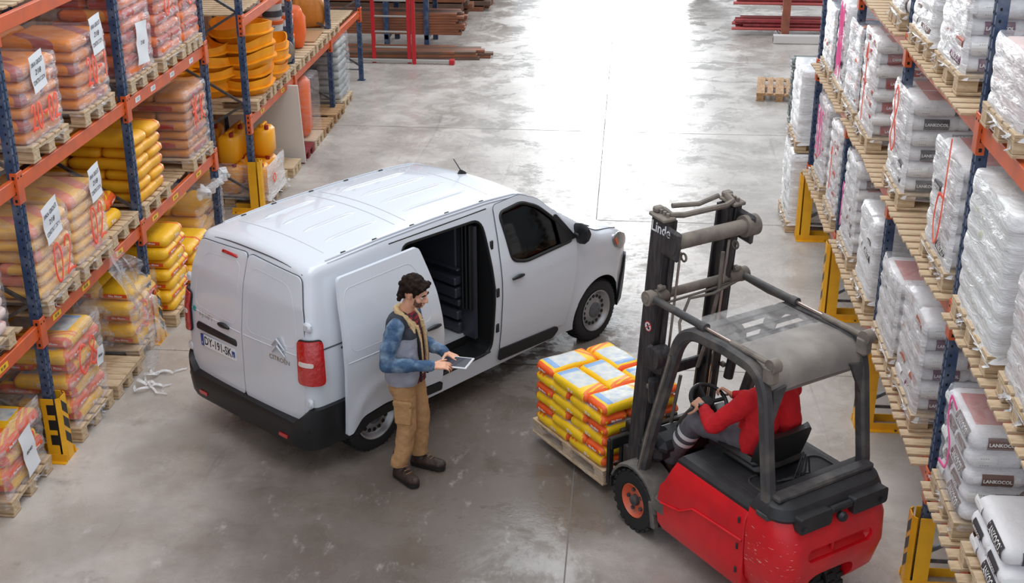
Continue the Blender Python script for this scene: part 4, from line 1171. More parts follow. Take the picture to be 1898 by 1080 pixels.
WSC = rpoly([(-.66, 2.44), (.66, 2.44), (.80, 3.14), (-.80, 3.14)], .06)
def ws_z(x, y):
    zt = interp(ZT, x); h = ring(x); wt = h[-9][0]; return zt-.05*(min(1, abs(y)/wt))**2
b_ = bool_cut(bme, cut)
b_.polygons.foreach_set('use_smooth', [True]*len(b_.polygons)); b_.set_sharp_from_angle(angle=radians(28))
shell = ob('body_shell', b_, van)

def vpart(name, m, mats, smooth=40, parent=None, sc=True):
    if sc: m.xf(VSC)
    return m.build(name, mats, parent or van, smooth)
# windscreen and left window glass (dark sheets let into the shell)
vs_ = panel_mesh([(p[1], p[0]) for p in WSC], lambda x, y, o: V((x, y, ws_z(x, y)+.004+o)), mats=(VGRN,), step=.08, thick=.006); ob('windscreen', vs_, van)
gl = panel_mesh(WIN, side_fn(-.012), step=.1, thick=.004, mats=(GLASS,))
ob('door_window', gl, van)
ob('door_window', panel_mesh(WIN, side_fn(-.012, 1), step=.1, thick=.004, mats=(VGRN,)), van)
# front right door
FD = rpoly([(1.672, .405), (2.70, .36), (2.76, .55), (2.84, .85), (2.865, 1.22), (2.62, 1.545), (2.38, 1.73), (2.14, 1.815), (1.75, 1.80), (1.70, 1.3)], .05)
dr = ob('front_door', panel_mesh(FD, side_fn(.003), holes=(WIN,), step=.05, thick=.010), van)
for (poly, r_) in ((FD, .005),):
    q = M(); seam(q, dense(FD), side_fn(.006), r_); vpart('door_seam', q, [VGAP], parent=None)
q = M(); seam(q, dense(WIN, .03), side_fn(.012), .017); vpart('window_seal', q, [VGRN], parent=dr)
q_ = panel_mesh(rpoly([(2.56, 1.53), (2.60, 1.535), (2.855, 1.25), (2.60, 1.235)], .02), side_fn(.012), step=.1, thick=.012, mats=(VBLK,)); ob('mirror_base', q_, dr)
def handle(x, z, parent, sg=-1, off=.03, L=.17):
    q = M(); y = hw(x, z)
    q.tube([(x+L*(k/8-.5), sg*(y+off+.014*sin(pi*k/8)), z+.012*sin(pi*k/8)) for k in range(9)], [.012+.008*sin(pi*k/8) for k in range(9)], 8)
    vpart('door_handle', q, [VBLK], parent=parent)
handle(1.905, 1.105, dr)
MB_ = rpoly([(1.66, .30), (2.52, .265), (2.60, .335), (2.56, .385), (1.66, .43)], .03)
ob('sill_moulding', panel_mesh(MB_, side_fn(.012), step=.1, thick=.018, mats=(VBLK,)), dr)
# mirror
q = M(); q.loft([[V((2.90+.05*f*cos(a)-.02*abs(sin(a)), -(.98+dx), 1.29+.105*f*sin(a))) for a in [2*pi*k/14 for k in range(14)]] for dx, f in ((-.1, .55), (-.07, .9), (.0, 1.05), (.06, .95), (.1, .6))], 0)
q.box((2.87, -.93, 1.27), (.07, .12, .06), 0, ch=.02)
vpart('wing_mirror', q, [VBLK])
q = M(); q.loft([[V((2.90+.05*f*cos(a)-.02*abs(sin(a)), (.98+dx), 1.29+.105*f*sin(a))) for a in [2*pi*k/14 for k in range(14)]] for dx, f in ((-.1, .55), (-.07, .9), (.0, 1.05), (.06, .95), (.1, .6))], 0)
vpart('wing_mirror', q, [VBLK])
# slid-back side door, standing clear of the body
SD = rpoly([(-.455, .335), (-.40, .345), (-.27, .465), (.0, .50), (.735, .46), (.745, .95), (.70, 1.35), (.60, 1.735), (-.475, 1.715)], .045)
sd = ob('sliding_door', panel_mesh(SD, side_fn(.085), step=.05, thick=.035), van)
q = M(); SDP = rpoly([(-.40, 1.10), (.60, 1.10), (.56, 1.42), (.47, 1.64), (-.42, 1.62)], .09); seam(q, dense(SDP), side_fn(.1185), .0045); vpart('pressed_line', q, [VW], parent=sd)
q = M(); q.tube([side_fn(.119)(x, 1.02, 0) for x in frange(-.44, .68, .06)], .006, 6); vpart('pressed_line', q, [VW], parent=sd)
ob('sill_moulding', panel_mesh(rpoly([(-.40, .33), (-.27, .452), (.0, .488), (.73, .448), (.73, .365), (.02, .40), (-.2, .38), (-.33, .30)], .02), side_fn(.10), step=.1, thick=.03, mats=(VBLK,)), sd)
handle(.60, 1.03, sd, off=.135)
q = M(); q.tube([(-.30, -(hw(-.3, 1.15)+.02), 1.16), (-.44, -(hw(-.44, 1.15)+.06), 1.15), (-.36, -(hw(-.36, 1.15)+.085), 1.15)], .012, 6); vpart('door_hinge_arm', q, [VBLK])
# rails above and along the side
q = M(); q.tube([side_fn(-.012)(x, 1.785, 0) for x in frange(.36, 1.66, .06)], .017, 6); q.tube([side_fn(-.02)(x, 1.755, 0) for x in frange(.36, 1.66, .06)], .015, 6); vpart('door_rail', q, [VGRN])
q = M(); q.tube([side_fn(.0)(x, 1.16, 0) for x in frange(-.7, .45, .06)], .007, 6); vpart('side_rail', q, [VGAP])
q = M(); seam(q, dense(DOORO), side_fn(-.006), .015); vpart('door_seal', q, [VGRN])
# latch plates on the B post
for z in (.66, 1.02, 1.47):
    q = M(); x_ = 1.625; q.box((x_, -(hw(x_, z)+.002), z), (.045, .02, .09), 0, ch=.008); vpart('latch_plate', q, [VBLK])
# rear doors
def rd(sg):
    a, b = .006, .845
    P = rpoly([(sg*a, .50), (sg*(b-.04), .515), (sg*b, 1.0), (sg*(b-.045), 1.45), (sg*(b-.13), 1.74), (sg*a, 1.775)], .06)
    d = ob('rear_door', panel_mesh(P, rear_fn(.002), step=.06, thick=.016), van)
    q = M(); Q = rpoly([(sg*.07, 1.13), (sg*.74, 1.15), (sg*.70, 1.45), (sg*.60, 1.65), (sg*.08, 1.69)], .1)
    seam(q, dense(Q), rear_fn(.0165), .0035); vpart('pressed_line', q, [VW], parent=d)
    q = M(); q.tube([rear_fn(.017)(sg*y, 1.085+.02*y, 0) for y in frange(.02, .80, .06)], .006, 6); vpart('pressed_line', q, [VW], parent=d)
    q = M(); seam(q, dense(P), rear_fn(.004), .006); vpart('door_seam', q, [VGAP], parent=d)
    for z in (1.36, .70):
        q = M(); yy = sg*(.865 if z < 1 else .845); q.box((rear_x(yy, z)+.0, yy, z), (.05, .09, .085), 0, ch=.018); vpart('hinge', q, [VW], parent=d)
    return d
dl, dr2 = rd(1), rd(-1)
q = M()
q.tube([rear_fn(-.01)(y, 1.80-.05*(abs(y)/.7)**3, 0) for y in frange(-.70, .70, .07)], .0055, 6); vpart('roof_seam', q, [VGAP])
# handle, plate, badges
q = M(); q.tube([rear_fn(.035)(.33-.16*k/8, 1.085+.012*sin(pi*k/8), .012*sin(pi*k/8)) for k in range(9)], [.012+.012*sin(pi*k/8) for k in range(9)], 8); vpart('door_handle', q, [VBLK], parent=dl)
q = M(); q.box((rear_x(.38, .975)-.012, .385, .965), (.05, .62, .075), 0, ch=.02); vpart('plate_lamp_bar', q, [VBLK], parent=dl)
PB = mat('plate_blue', (20, 62, 150), .4)
PLW = mat('number_plate_white', (236, 238, 240), .35)
q = M(); px0 = rear_x(.38, .84)-.026; q.box((px0, .37, .85), (.008, .52, .11), 0); q.box((px0-.001, .37+.237, .85), (.009, .045, .11), 1); q.box((px0-.001, .37-.237, .85), (.009, .045, .055), 1, rot=None); q.v = q.v
def on_rear(q, s, size, y, z, x, mi, sx=1., bold=0):
    tv, tf = text(s, size, bold=bold, sx=sx); q.add([((x if x is not None else rear_x(y-p[0], z+p[2])-.021), y-p[0], z+p[2]) for p in tv], tf, mi)
on_rear(q, 'DY-191-SK', .112, .37, .85, px0-.0055, 2, .80, .002)
on_rear(q, 'F', .04, .607, .82, px0-.0075, 0); on_rear(q, '75', .034, .133, .838, px0-.0075, 0, .8)
vpart('number_plate', q, [PLW, PB, INK], 0, dl)
q = M(); on_rear(q, '\u00eb-JUMPY', .062, .55, 1.085, None, 0, 1.0, .0005); vpart('model_lettering', q, [CHROME], 0, dl)
q = M(); q.cyl((rear_x(.73, 1.08)-.014, .735, 1.105), (rear_x(.73, 1.08)-.022, .735, 1.105), .026, n=14); vpart('round_badge', q, [mat('teal_badge', (40, 150, 150), .3)], 30, dl)
q = M()
for k in range(2):
    zc = 1.10+k*.062; y0 = -.52; xx = rear_x(y0, 1.1)-.026
    q.tube([(xx, y0+.085, zc-.05), (xx-.008, y0, zc+.028), (xx, y0-.085, zc-.05)], [.008, .016, .008], 6)
vpart('chevron_badge', q, [CHROME], 40, dr2)
q = M(); on_rear(q, 'CITRO\u00cbN', .058, -.52, 1.0, None, 0, 1.1, .0008); vpart('maker_lettering', q, [CHROME], 0, dr2)
# third brake lamp
q = M(); q.box((rear_x(.24, 1.715)-.012, .245, 1.715), (.035, .235, .032), 0, ch=.012); vpart('brake_lamp', q, [VLRED], 40, dl)
# tail lamps wrapping round the corner
def corner(z, s, off, sg):
    """s in metres along the contour, 0 at the corner start on the rear face; negative runs inwards along the rear"""
    w_ = hw(X0+RC, z); arc = RC*pi/2
    if s < 0: x, y, nx, ny = X0, w_-RC+s, -1, 0; x += .0
    elif s < arc: th = s/RC; x, y = X0+RC*(1-cos(th)), w_-RC*(1-sin(th)); nx, ny = -cos(th), sin(th)
    else: x = X0+RC+(s-arc); y = hw(x, z); nx, ny = 0, 1
    return V((x+lean(x, z)+nx*off, sg*(y+ny*off), z))
for sg in (-1, 1):
    lp = rpoly([(-.035, .88), (.185, .87), (.175, 1.255), (-.025, 1.25)], .04)
    tl = ob('tail_lamp', panel_mesh(lp, lambda s, z, o, sg=sg: corner(z, s, .012+o, sg), step=.03, thick=.03, mats=(VLRED,)), van)
    ob('lamp_band', panel_mesh(rpoly([(-.012, 1.045), (.10, 1.04), (.10, 1.08), (-.012, 1.085)], .02), lambda s, z, o, sg=sg: corner(z, s, .04+o, sg), step=.03, thick=.006, mats=(VLWH,)), tl)
    q = M(); seam(q, dense(lp, .03), lambda s, z, o, sg=sg: corner(z, s, .02, sg), .011); vpart('lamp_seal', q, [VGRN], parent=tl)
# rear bumper swept round the back
BP = [(-.02, .25), (.045, .25), (.085, .31), (.095, .42), (.092, .475), (.078, .505), (.02, .515), (-.02, .52)]
path = []
for s in frange(-.74, .50, .04): path.append(s)
rings = []
for sg in (-1, 1):
    for s in (path[::-1] if sg < 0 else path):
        rr = []
        for o, z in BP:
            k_ = min(1, max(0, (s+.06)/.14)); oo = o*(1-.62*k_)+(.012*k_ if o > 0 else 0)
            p = corner(min(z, .62), s, oo, sg); p.z = z+(.14*k_ if z > .46 else 0); rr.append(p)
        rings.append(rr)
q = M(); q.loft(rings, 0); bp = vpart('rear_bumper', q, [VBLK], 35)
for sg in (-1, 1):
    ob('reflector', panel_mesh(rpoly([(-.24, .33), (-.12, .33), (-.12, .365), (-.24, .365)], .015), lambda s, z, o, sg=sg: corner(z, s, .088+o, sg), step=.05, thick=.01, mats=(VLRED,)), bp)
    q = M(); p = corner(.44, .06, .05, sg); q.cyl(p, p+V((-.006, sg*.004, 0)), .016, n=12); vpart('parking_sensor', q, [VGRN], 30, bp)
# roof pressings, gutter lines, clips, aerial
def roof_z(x, y):
    zt = interp(ZT, x); h = ring(x); wt = h[-9][0]; return zt-.045*(min(1.15, abs(y)/wt))**2
for x0, x1 in ((-.22, .52), (.86, 1.72)):
    for y in (-.44, -.15, .13, .42):
        q = M(); P = []
        for i in range(9):
            x = x0+(x1-x0)*i/8; e = .013*sin(pi*min(1, max(0, min(i, 8-i)/1.2))/2)
            for dy, dz in ((-.022, -.003), (-.010, e), (.010, e), (.022, -.003)): P.append((x+lean(x, 1.9), y+dy, roof_z(x, y+dy)+dz))
        q.add(P, [(i*4+k, i*4+k+1, i*4+k+5, i*4+k+4) for i in range(8) for k in range(3)], 0); vpart('roof_rib', q, [VW], 60)
for x in (.60, .74, 1.86, -.42):
    q = M(); q.tube([(x+lean(x, 1.9), y, roof_z(x, y)-.003) for y in frange(-.60, .60, .1)], .008, 6); vpart('roof_rib', q, [VW], 60)
for sg in (-1, 1):
    q = M(); q.tube([(x+lean(x, 1.85), sg*(hw(x, 1.75)-.055), roof_z(x, hw(x, 1.75)-.055)+.004) for x in frange(-.5, 2.3, .1)], .008, 6); q.tube([(x+lean(x, 1.85), sg*(hw(x, 1.75)-.03), roof_z(x, hw(x, 1.75)-.03)-.008) for x in frange(-.5, 2.3, .1)], .006, 6)
    vpart('roof_gutter', q, [VW], 60)
    for x in (-.22, .25, .72, 1.18, 1.66):
        q = M(); y = hw(x, 1.75)-.075; q.box((x+lean(x, 1.85), sg*y, roof_z(x, y)+.003), (.055, .018, .012), 0, ch=.004); vpart('roof_clip', q, [VBLK], 0)
q = M(); zz = roof_z(2.14, .02); q.loft([[V((2.14+.07*f*cos(a)-dz*.4, .0+.03*f*sin(a), zz-.006+dz)) for a in [2*pi*k/10 for k in range(10)]] for dz, f in ((0, 1), (.02, .75), (.045, .3))], 0); q.cyl((2.125, 0, zz+.03), (2.02, .0, zz+.17), .006, .004, 6); vpart('aerial', q, [VBLK])
# nose: lamps, bumper cheek, bonnet line, vent
for sg in (-1, 1):
    hl = panel_mesh(rpoly([(3.48, 1.07), (3.60, 1.115), (3.80, 1.03), (3.87, .92), (3.70, .89), (3.55, .96)], .05), lambda x, z, o, sg=sg: V((x, sg*(hw(x, z)+.004+o), z)), step=.04, thick=.014, mats=(mat('headlamp_glass', (120, 112, 112), .08, 0, coat=1, spec=.9, c2=(40, 36, 40), ns=12),))
    h_ = ob('headlamp', hl, van)
    ob('indicator', panel_mesh(rpoly([(3.52, 1.05), (3.56, 1.07), (3.60, .99), (3.57, .97)], .02), lambda x, z, o, sg=sg: V((x, sg*(hw(x, z)+.018+o), z)), step=.04, thick=.006, mats=(mat('amber_lens', (226, 110, 60), .2),)), h_)
    ob('bumper_cheek', panel_mesh(rpoly([(3.665, .25), (3.69, .40), (3.75, .58), (3.83, .76), (3.95, .78), (4.02, .60), (4.05, .28)], .04), lambda x, z, o, sg=sg: V((x, sg*(hw(x, z)+.004+o), z)), step=.05, thick=.03, mats=(VBLK,)), van)
q = M(); q.box((4.06, 0, .50), (.06, 1.25, .44), 0, ch=.02); q.box((4.065, 0, .78), (.05, 1.1, .05), 0, ch=.01); vpart('front_grille', q, [VBLK])
q = M(); q.tube([(x, -(hw(x, 1.0)-.10-.03*(x-3.1)), roof_z(x, hw(x, 1.0)-.10)-.0) for x in frange(3.12, 3.78, .06)], .006, 5); q.tube([(x, (hw(x, 1.0)-.10-.03*(x-3.1)), roof_z(x, hw(x, 1.0)-.10)) for x in frange(3.12, 3.78, .06)], .006, 5); vpart('bonnet_seam', q, [VGAP])
q = M(); q.box((3.22, -.62, roof_z(3.22, .62)+.004), (.16, .3, .012), 0, rot=rotm('Y', 24), ch=.004); q.box((3.22, .62, roof_z(3.22, .62)+.004), (.16, .3, .012), 0, rot=rotm('Y', 24), ch=.004); vpart('cowl_vent', q, [VBLK], 0)
# cargo hold
q = M(); q.box((.46, .10, .535), (2.10, 1.43, .03), 0); vpart('cargo_floor', q, [VFLR], 0)
q = M(); q.box((1.02, -.785, .44), (1.04, .30, .02), 0, ch=.006)
for k in range(7): q.box((1.02, -.69-.035*k, .452), (.9, .012, .006), 0)
vpart('door_step', q, [VBLK], 0)
for z, dz, dx in ((.72, .15, .0), (.98, .05, .0), (1.10, .06, 0), (1.32, .03, 0)):
    q = M(); q.box((.5, hw(.5, z)-.085, z), (2.0, .05, dz), 0, ch=.015); vpart('lining_rail', q, [VINT], 0)
for x in (.3, .85, 1.45):
    q = M(); q.box((x, hw(x, 1.2)-.10, 1.15), (.09, .07, 1.15), 0, ch=.02); vpart('lining_post', q, [VINT], 0)
q = M(); q.box((1.50, 0, 1.1), (.04, 1.55, 1.12), 0); q.box((1.468, .05, 1.42), (.03, 1.2, .42), 0, ch=.012); vpart('bulkhead', q, [VINT], 0)
q = M()
for z, dz, dx in ((.62, .10, .05), (.75, .09, .07), (.87, .07, .05), (.98, .10, .09), (1.10, .08, .10), (1.205, .03, .06)): q.box((1.475-dx/2, .04, z), (dx, 1.30, dz), 0, ch=.012)
vpart('bulkhead_rail', q, [VINT], 0)
q = M()
for y in (-.74, -.69, -.64): q.box((1.465, y, 1.25), (.05, .028, .85), 0, ch=.008)
vpart('bulkhead_post', q, [VBLK], 0)
q = M(); q.box((1.45, .30, 1.50), (.02, .30, .18), 0, ch=.03); vpart('bulkhead_hatch', q, [VBLK], 0)
q = M(); q.box((1.362, -.02, 1.08), (.02, .03, .07), 0, ch=.006); q.box((1.36, -.03, 1.115), (.02, .06, .025), 0, ch=.006); vpart('yellow_clip', q, [YEL], 0)
q = M(); q.cyl((1.24, -.40, .55), (1.24, -.40, .556), .06, n=16); vpart('tie_down_ring', q, [VGRN], 30)
q = M()
q.box((0, .66, .66), (.86, .22, .26), 0, ch=.06); vpart('wheel_house', q, [VINT], 30)
# cab seats and dashboard
for y in (-.42, .42):
    q = M(); q.box((2.0, y, .78), (.5, .5, .2), 0, ch=.06); q.box((1.78, y, 1.15), (.16, .5, .7), 0, rot=rotm('Y', -10), ch=.06); q.box((1.74, y, 1.56), (.12, .28, .16), 0, ch=.05); vpart('seat', q, [VINT], 30)
q = M(); q.box((2.82, 0, 1.02), (.36, 1.6, .30), 0, ch=.08); q.lathe([(.17, -.02), (.19, 0), (.17, .02), (.155, 0), (.17, -.02)], 20, at=(2.5, .42, 1.15), ax='X'); vpart('dashboard', q, [VBLK], 30)
# underside pan
q = M(); q.box((1.6, 0, .24), (4.2, 1.5, .06), 0, ch=.02); vpart('underbody', q, [VGRN], 0)
# wheels
TYRE = mat('black_tyre_rubber', (30, 30, 32), .65, 0, bump=.1)
RIM = mat('silver_steel_rim', (168, 168, 170), .35, .6); HUB = mat('grey_hub_cap', (92, 92, 96), .45)
def van_wheel(x, sg):
    w_ = ob('wheel', None, van, (x*.948, sg*.80*.983, .335)); w_.rotation_euler[2] = 0 if sg < 0 else pi
    # outer face at -y
    m = M(); m.lathe([(.20, .08), (.235, .10), (.27, .108), (.31, .10), (.332, .085), (.336, .05), (.336, -.05), (.332, -.085), (.31, -.1), (.235, -.1), (.2, -.08)], 48, ax='Y', cap=False)
    for k in range(48):
        a = 2*pi*k/48
        for s in (-1, 1): m.box((.334*cos(a), s*.055, .334*sin(a)), (.028, .05, .008), 0, rot=rotm('Y', -math.degrees(a)) )
    m.build('tyre', TYRE, w_, 50)
    m = M(); m.lathe([(.206, -.085), (.226, -.105), (.22, -.11), (.205, -.10), (.195, -.07), (.175, -.055), (.115, -.062), (.095, -.075), (.0, -.075)], 40, ax='Y', cap=False)
    m.lathe([(.206, .08), (.206, -.085)], 40, ax='Y', cap=False); m.build('steel_rim', RIM, w_, 40)
    m = M()
    for k in range(16):
        a = 2*pi*k/16; m.cyl((.152*cos(a), -.0615, .152*sin(a)), (.152*cos(a), -.0660, .152*sin(a)), .0185, n=10)
    m.build('rim_holes', VGRN, w_, 0)
    m = M(); m.lathe([(.085, -.07), (.085, -.085), (.07, -.095), (0, -.1)], 24, ax='Y')
    for k in range(5): a = 2*pi*k/5; m.cyl((.06*cos(a), -.09, .06*sin(a)), (.06*cos(a), -.102, .06*sin(a)), .012, n=6)
    m.build('hub_cap', HUB, w_, 40)
for x in (0, 3.275):
    for sg in (-1, 1): van_wheel(x, sg)
# ------------------------------------------------------------------ the forklift (local x forward, y left, origin under the front axle)
FX, FY, FTH = .572, 9.249, 2.215
fk = thing('forklift', 'red electric counterbalance forklift with dusty grey mast and roof guard, carrying a pallet', 'forklift', (FX, FY, 0), FTH)
FRED = mat('red_forklift_paint', (222, 22, 34), .38, 0, (196, 22, 34), 5, .8, .06, 40, coat=.15)
FGRY = mat('dusty_dark_grey_paint', (66, 64, 66), .55, 0, (112, 106, 100), 7, .75, .1, lo=.45, hi=.75)
FMAST = mat('dusty_mast_steel', (58, 56, 60), .5, .3, (98, 92, 88), 5, .7, .1, stretch=(6, 6, 1))
FBLK = mat('black_forklift_plastic', (36, 37, 41), .5, 0, (60, 58, 58), 6, .6, .08)
DUST = mat('dust_coated_metal', (136, 126, 116), .7, .1, (96, 90, 86), 9, .8, .15)
FDECK = mat('worn_step_plate', (96, 92, 88), .65, .2, (126, 120, 112), 10, .8, .2)
RODM = mat('polished_rod', (190, 176, 168), .25, .8)
def fp(name, m, mats, smooth=35, parent=None): return m.build(name, mats if isinstance(mats, list) else [mats], parent or fk, smooth)
def plan(hx0, hx1, w_, r, n=6):
    """rounded outline from x=hx0 (front, square) back to hx1 (rear, rounded)"""
    P = [(hx0, w_)]
    for k in range(n+1): a = radians(90+90*k/n); P.append((hx1+r+r*cos(a), w_-r+r*sin(a)))
    for k in range(n+1): a = radians(180+90*k/n); P.append((hx1+r+r*cos(a), -w_+r+r*sin(a)))
    P.append((hx0, -w_)); return P
def plan_loft(levels, m, mi=0):
    """levels: (z, x0, x1, w, r)"""
    m.loft([[V((x, y, z)) for x, y in plan(a, b, w_, r)] for z, a, b, w_, r in levels], mi); return m
# battery box and counterweight
side = M(); plan_loft([(.20, -.36, -1.295, .50, .02), (.26, -.33, -1.30, .525, .02), (.40, -.31, -1.30, .53, .02), (.60, -.345, -1.30, .53, .02), (.66, -.40, -1.30, .532, .02), (.80, -.47, -1.30, .52, .02), (.86, -.49, -1.30, .49, .02)], side)
fp('battery_box', side, FRED, 30)
q = M()
for sg in (-1, 1):
    q.tube([(-.36, sg*.533, .45), (-.6, sg*.535, .50), (-.75, sg*.536, .60), (-1.29, sg*.534, .63)], .010, 6)
fp('pressed_line', q, FRED, 60)
q = M()
for z in (.36, .56, .78): q.box((-1.245, .533, z), (.02, .01, .05), 0, ch=.003)
fp('door_catch', q, FBLK, 0)
cw = M(); plan_loft([(.24, -1.315, -1.60, .45, .16), (.34, -1.315, -1.68, .50, .17), (.55, -1.315, -1.735, .525, .18), (.75, -1.315, -1.72, .53, .18), (.90, -1.315, -1.66, .51, .17), (.93, -1.315, -1.64, .50, .16)], cw)
cm = cw.mesh('counterweight', [FRED], 0)
c1 = M(); c1.prism(rpoly([(-.19, -.1), (-.19, .47), (.27, .47), (.27, -.1)], .12), -1.30, -2.2, 'X'); c2 = M(); c2.box((-1.72, 0, .655), (.10, .62, .10), 0, ch=.03)
cm = bool_cut(cm, [c1.mesh('c', [FRED], 0), c2.mesh('c', [FRED], 0)]); cm.polygons.foreach_set('use_smooth', [True]*len(cm.polygons)); cm.set_sharp_from_angle(angle=radians(35))
ob('counterweight', cm, fk)
def _scr():
    m2 = FRED.copy(); m2.name = 'scratched_red_paint'; tt = m2.node_tree; n = tt.nodes; L = tt.links; bb = n['Principled BSDF']; src = bb.inputs['Base Color'].links[0].from_socket
    tc = n.new('ShaderNodeTexCoord'); mp = n.new('ShaderNodeMapping'); mp.inputs['Scale'].default_value = (9, 9, 60); L.new(tc.outputs['Object'], mp.inputs[0])
    no = n.new('ShaderNodeTexNoise'); no.inputs['Scale'].default_value = 2.2; no.inputs['Detail'].default_value = 6; L.new(mp.outputs[0], no.inputs['Vector'])
    sp = n.new('ShaderNodeSeparateXYZ'); L.new(tc.outputs['Object'], sp.inputs[0])
    def mm(op, a, b_):
        k = n.new('ShaderNodeMath'); k.operation = op
        for i, q_ in enumerate((a, b_)):
            if isinstance(q_, float): k.inputs[i].default_value = q_
            else: L.new(q_, k.inputs[i])
        return k.outputs[0]
    f = mm('MULTIPLY', mm('GREATER_THAN', no.outputs[0], .672), mm('MULTIPLY', mm('GREATER_THAN', sp.outputs[1], .36), mm('LESS_THAN', sp.outputs[2], .80)))
    mx = n.new('ShaderNodeMix'); mx.data_type = 'RGBA'; mx.inputs[7].default_value = lin((232, 178, 172)); L.new(f, mx.inputs[0]); L.new(src, mx.inputs[6]); L.new(mx.outputs[2], bb.inputs['Base Color'])
    cm.materials[0] = m2
_scr()
q = M(); q.cyl((-1.685, .04, .60), (-1.685, .04, .70), .014, n=8); fp('tow_pin', q, FRED)
# black rear cover
q = M(); plan_loft([(.925, -1.33, -1.655, .51, .16), (.95, -1.33, -1.665, .52, .16), (1.02, -1.36, -1.63, .50, .15), (1.05, -1.36, -1.56, .47, .13)], q); fp('rear_cover', q, FBLK, 30)
q = M()
for y0, y1 in ((.40, .10), (-.10, -.44)):
    q.loft([[V((x, y, z)) for y, z in rpoly([(y0, .86), (y1, .86), (y1, .985), (y0, .985)], .03)] for x in (-1.60, -1.715)], 0)
q.box((-1.69, 0, .955), (.05, .2, .05), 0, ch=.012)
for y in (.36, -.38): q.cyl((-1.715, y, .895), (-1.73, y, .895), .022, n=6)
q.lathe([(.0, -1.76), (.03, -1.755), (.04, -1.73), (.03, -1.70)], 12, at=(0, .02, .90), ax='X'); fp('rear_cover', q, FBLK, 30)
q = M(); q.box((-1.50, 0, 1.065), (.10, .92, .05), 0, ch=.015); fp('rear_ledge', q, FGRY, 0)
# hood
q = M(); plan_loft([(.855, -.49, -1.33, .49, .02), (.89, -.50, -1.38, .495, .05), (.925, -.53, -1.40, .47, .08), (.94, -.58, -1.40, .42, .08)], q); fp('seat_hood', q, FBLK, 30)
q = M()
for y in (.40, .43, .455): q.tube([(-.56, y, .936-(y-.40)*.25), (-1.25, y, .936-(y-.40)*.25)], .006, 6)
fp('hood_rib', q, FBLK)
q = M(); q.tube([(x, y, .945) for x, y in rpoly([(-1.05, .33), (-1.05, -.38), (-1.40, -.38), (-1.40, .33)], .1)], .008, 5, closed=True); fp('tray_lip', q, FGRY)
# front: chassis, step, fenders
q = M(); q.box((-.16, 0, .30), (.62, .66, .20), 0, ch=.02); q.box((-.25, 0, .43), (.48, .96, .04), 0, ch=.008); fp('floor_plate', q, FDECK, 0)
q = M()
for sg in (-1, 1):
    q.loft([[V((.0+rr*cos(radians(a)), sg*y, .27+rr*sin(radians(a)))) for a in range(20, 175, 14)]+[V((.0+(rr-.02)*cos(radians(a)), sg*y, .27+(rr-.02)*sin(radians(a)))) for a in range(174, 19, -14)] for y, rr in ((.30, .315), (.50, .315), (.535, .305))], 0)
    q.box((-.34, sg*.46, .40), (.14, .15, .14), 0, rot=rotm('Y', 0), ch=.02)
    q.box((-.25, sg*.505, .27), (.05, .06, .24), 0, rot=rotm('Y', 12), ch=.012)
fp('wheel_fender', q, FDECK, 35)
q = M(); q.box((-.33, .30, .475), (.05, .36, .03), 0, rot=rotm('Z', 0), ch=.006); q.box((-.43, .30, .475), (.05, .36, .03), 0, ch=.006); fp('step_tread', q, FGRY, 0)
# dashboard and steering
q = M(); q.box((-.03, 0, .72), (.26, .84, .18), 0, ch=.05); q.box((.06, 0, .56), (.06, .84, .3), 0); q.box((-.08, .24, .80), (.26, .34, .13), 0, rot=rotm('Y', -14), ch=.05); q.box((-.06, -.2, .82), (.2, .4, .2), 0, ch=.05); fp('dashboard', q, FBLK, 30)
q = M(); q.cyl((-.06, .30, .862), (-.068, .30, .872), .042, n=18); fp('cup_holder', q, DARK, 30)
q = M(); q.loft([[V((-.10-.20*t+.11*f*cos(a), .06+.11*f*sin(a), .82+.32*t)) for a in [2*pi*k/14 for k in range(14)]] for t, f in ((0, 1.15), (.4, 1.2), (.75, 1.05), (1, .5))], 0); fp('steering_column', q, FBLK, 40)
SWC = V((-.325, .075, 1.195)); SWN = V((-.52, 0, .85)).normalized(); SWU = V((0, 1, 0)); SWV = SWN.cross(SWU)
def swp(a, r=.148): return SWC+SWU*r*cos(a)+SWV*r*sin(a)
q = M(); q.tube([swp(2*pi*k/32) for k in range(32)], .0165, 8, closed=True)
for a in (radians(10), radians(170), radians(270)): q.tube([SWC-SWN*.03, swp(a, .08)-SWN*.015, swp(a)], .016, 6)
q.lathe([(0, -.045), (.05, -.045), (.055, -.02), (.04, 0), (0, .004)], 16)
k0 = len(q.v)-16*5; rot = SWN.to_track_quat('Z', 'Y').to_matrix()
for i in range(k0, len(q.v)): q.v[i] = tuple(rot @ V(q.v[i])+SWC)
fp('steering_wheel', q, FBLK, 40)
# seat
q = M(); q.box((-.86, 0, .985), (.48, .48, .10), 0, ch=.045); q.box((-.84, .21, 1.03), (.44, .07, .07), 0, ch=.03); q.box((-.84, -.21, 1.03), (.44, .07, .07), 0, ch=.03); fp('seat_cushion', q, mat('black_seat_vinyl', (34, 33, 34), .45, bump=.2), 40)
q = M(); q.loft([[V((-1.04-.10*t+dx, y*f*1.04, .985+.30*t)) for y, dx in ((-.24, .05), (-.2, -.02), (0, -.03), (.2, -.02), (.24, .05), (.2, .04), (0, .02), (-.2, .04))] for t, f in ((0, .8), (.15, .96), (.6, 1), (.9, .98), (1, .86))], 0); fp('seat_back', q, mat('black_seat_vinyl_back', (40, 38, 38), .45, bump=.2), 40)
q = M()
for k in range(4): q.tube([(-1.20-.02*k, -.15+.04*k, 1.05+.04*k), (-1.27, -.10+.05*k, .98), (-1.22, .02+.05*k, .965)], .008, 5)
fp('belt_harness', q, FBLK)
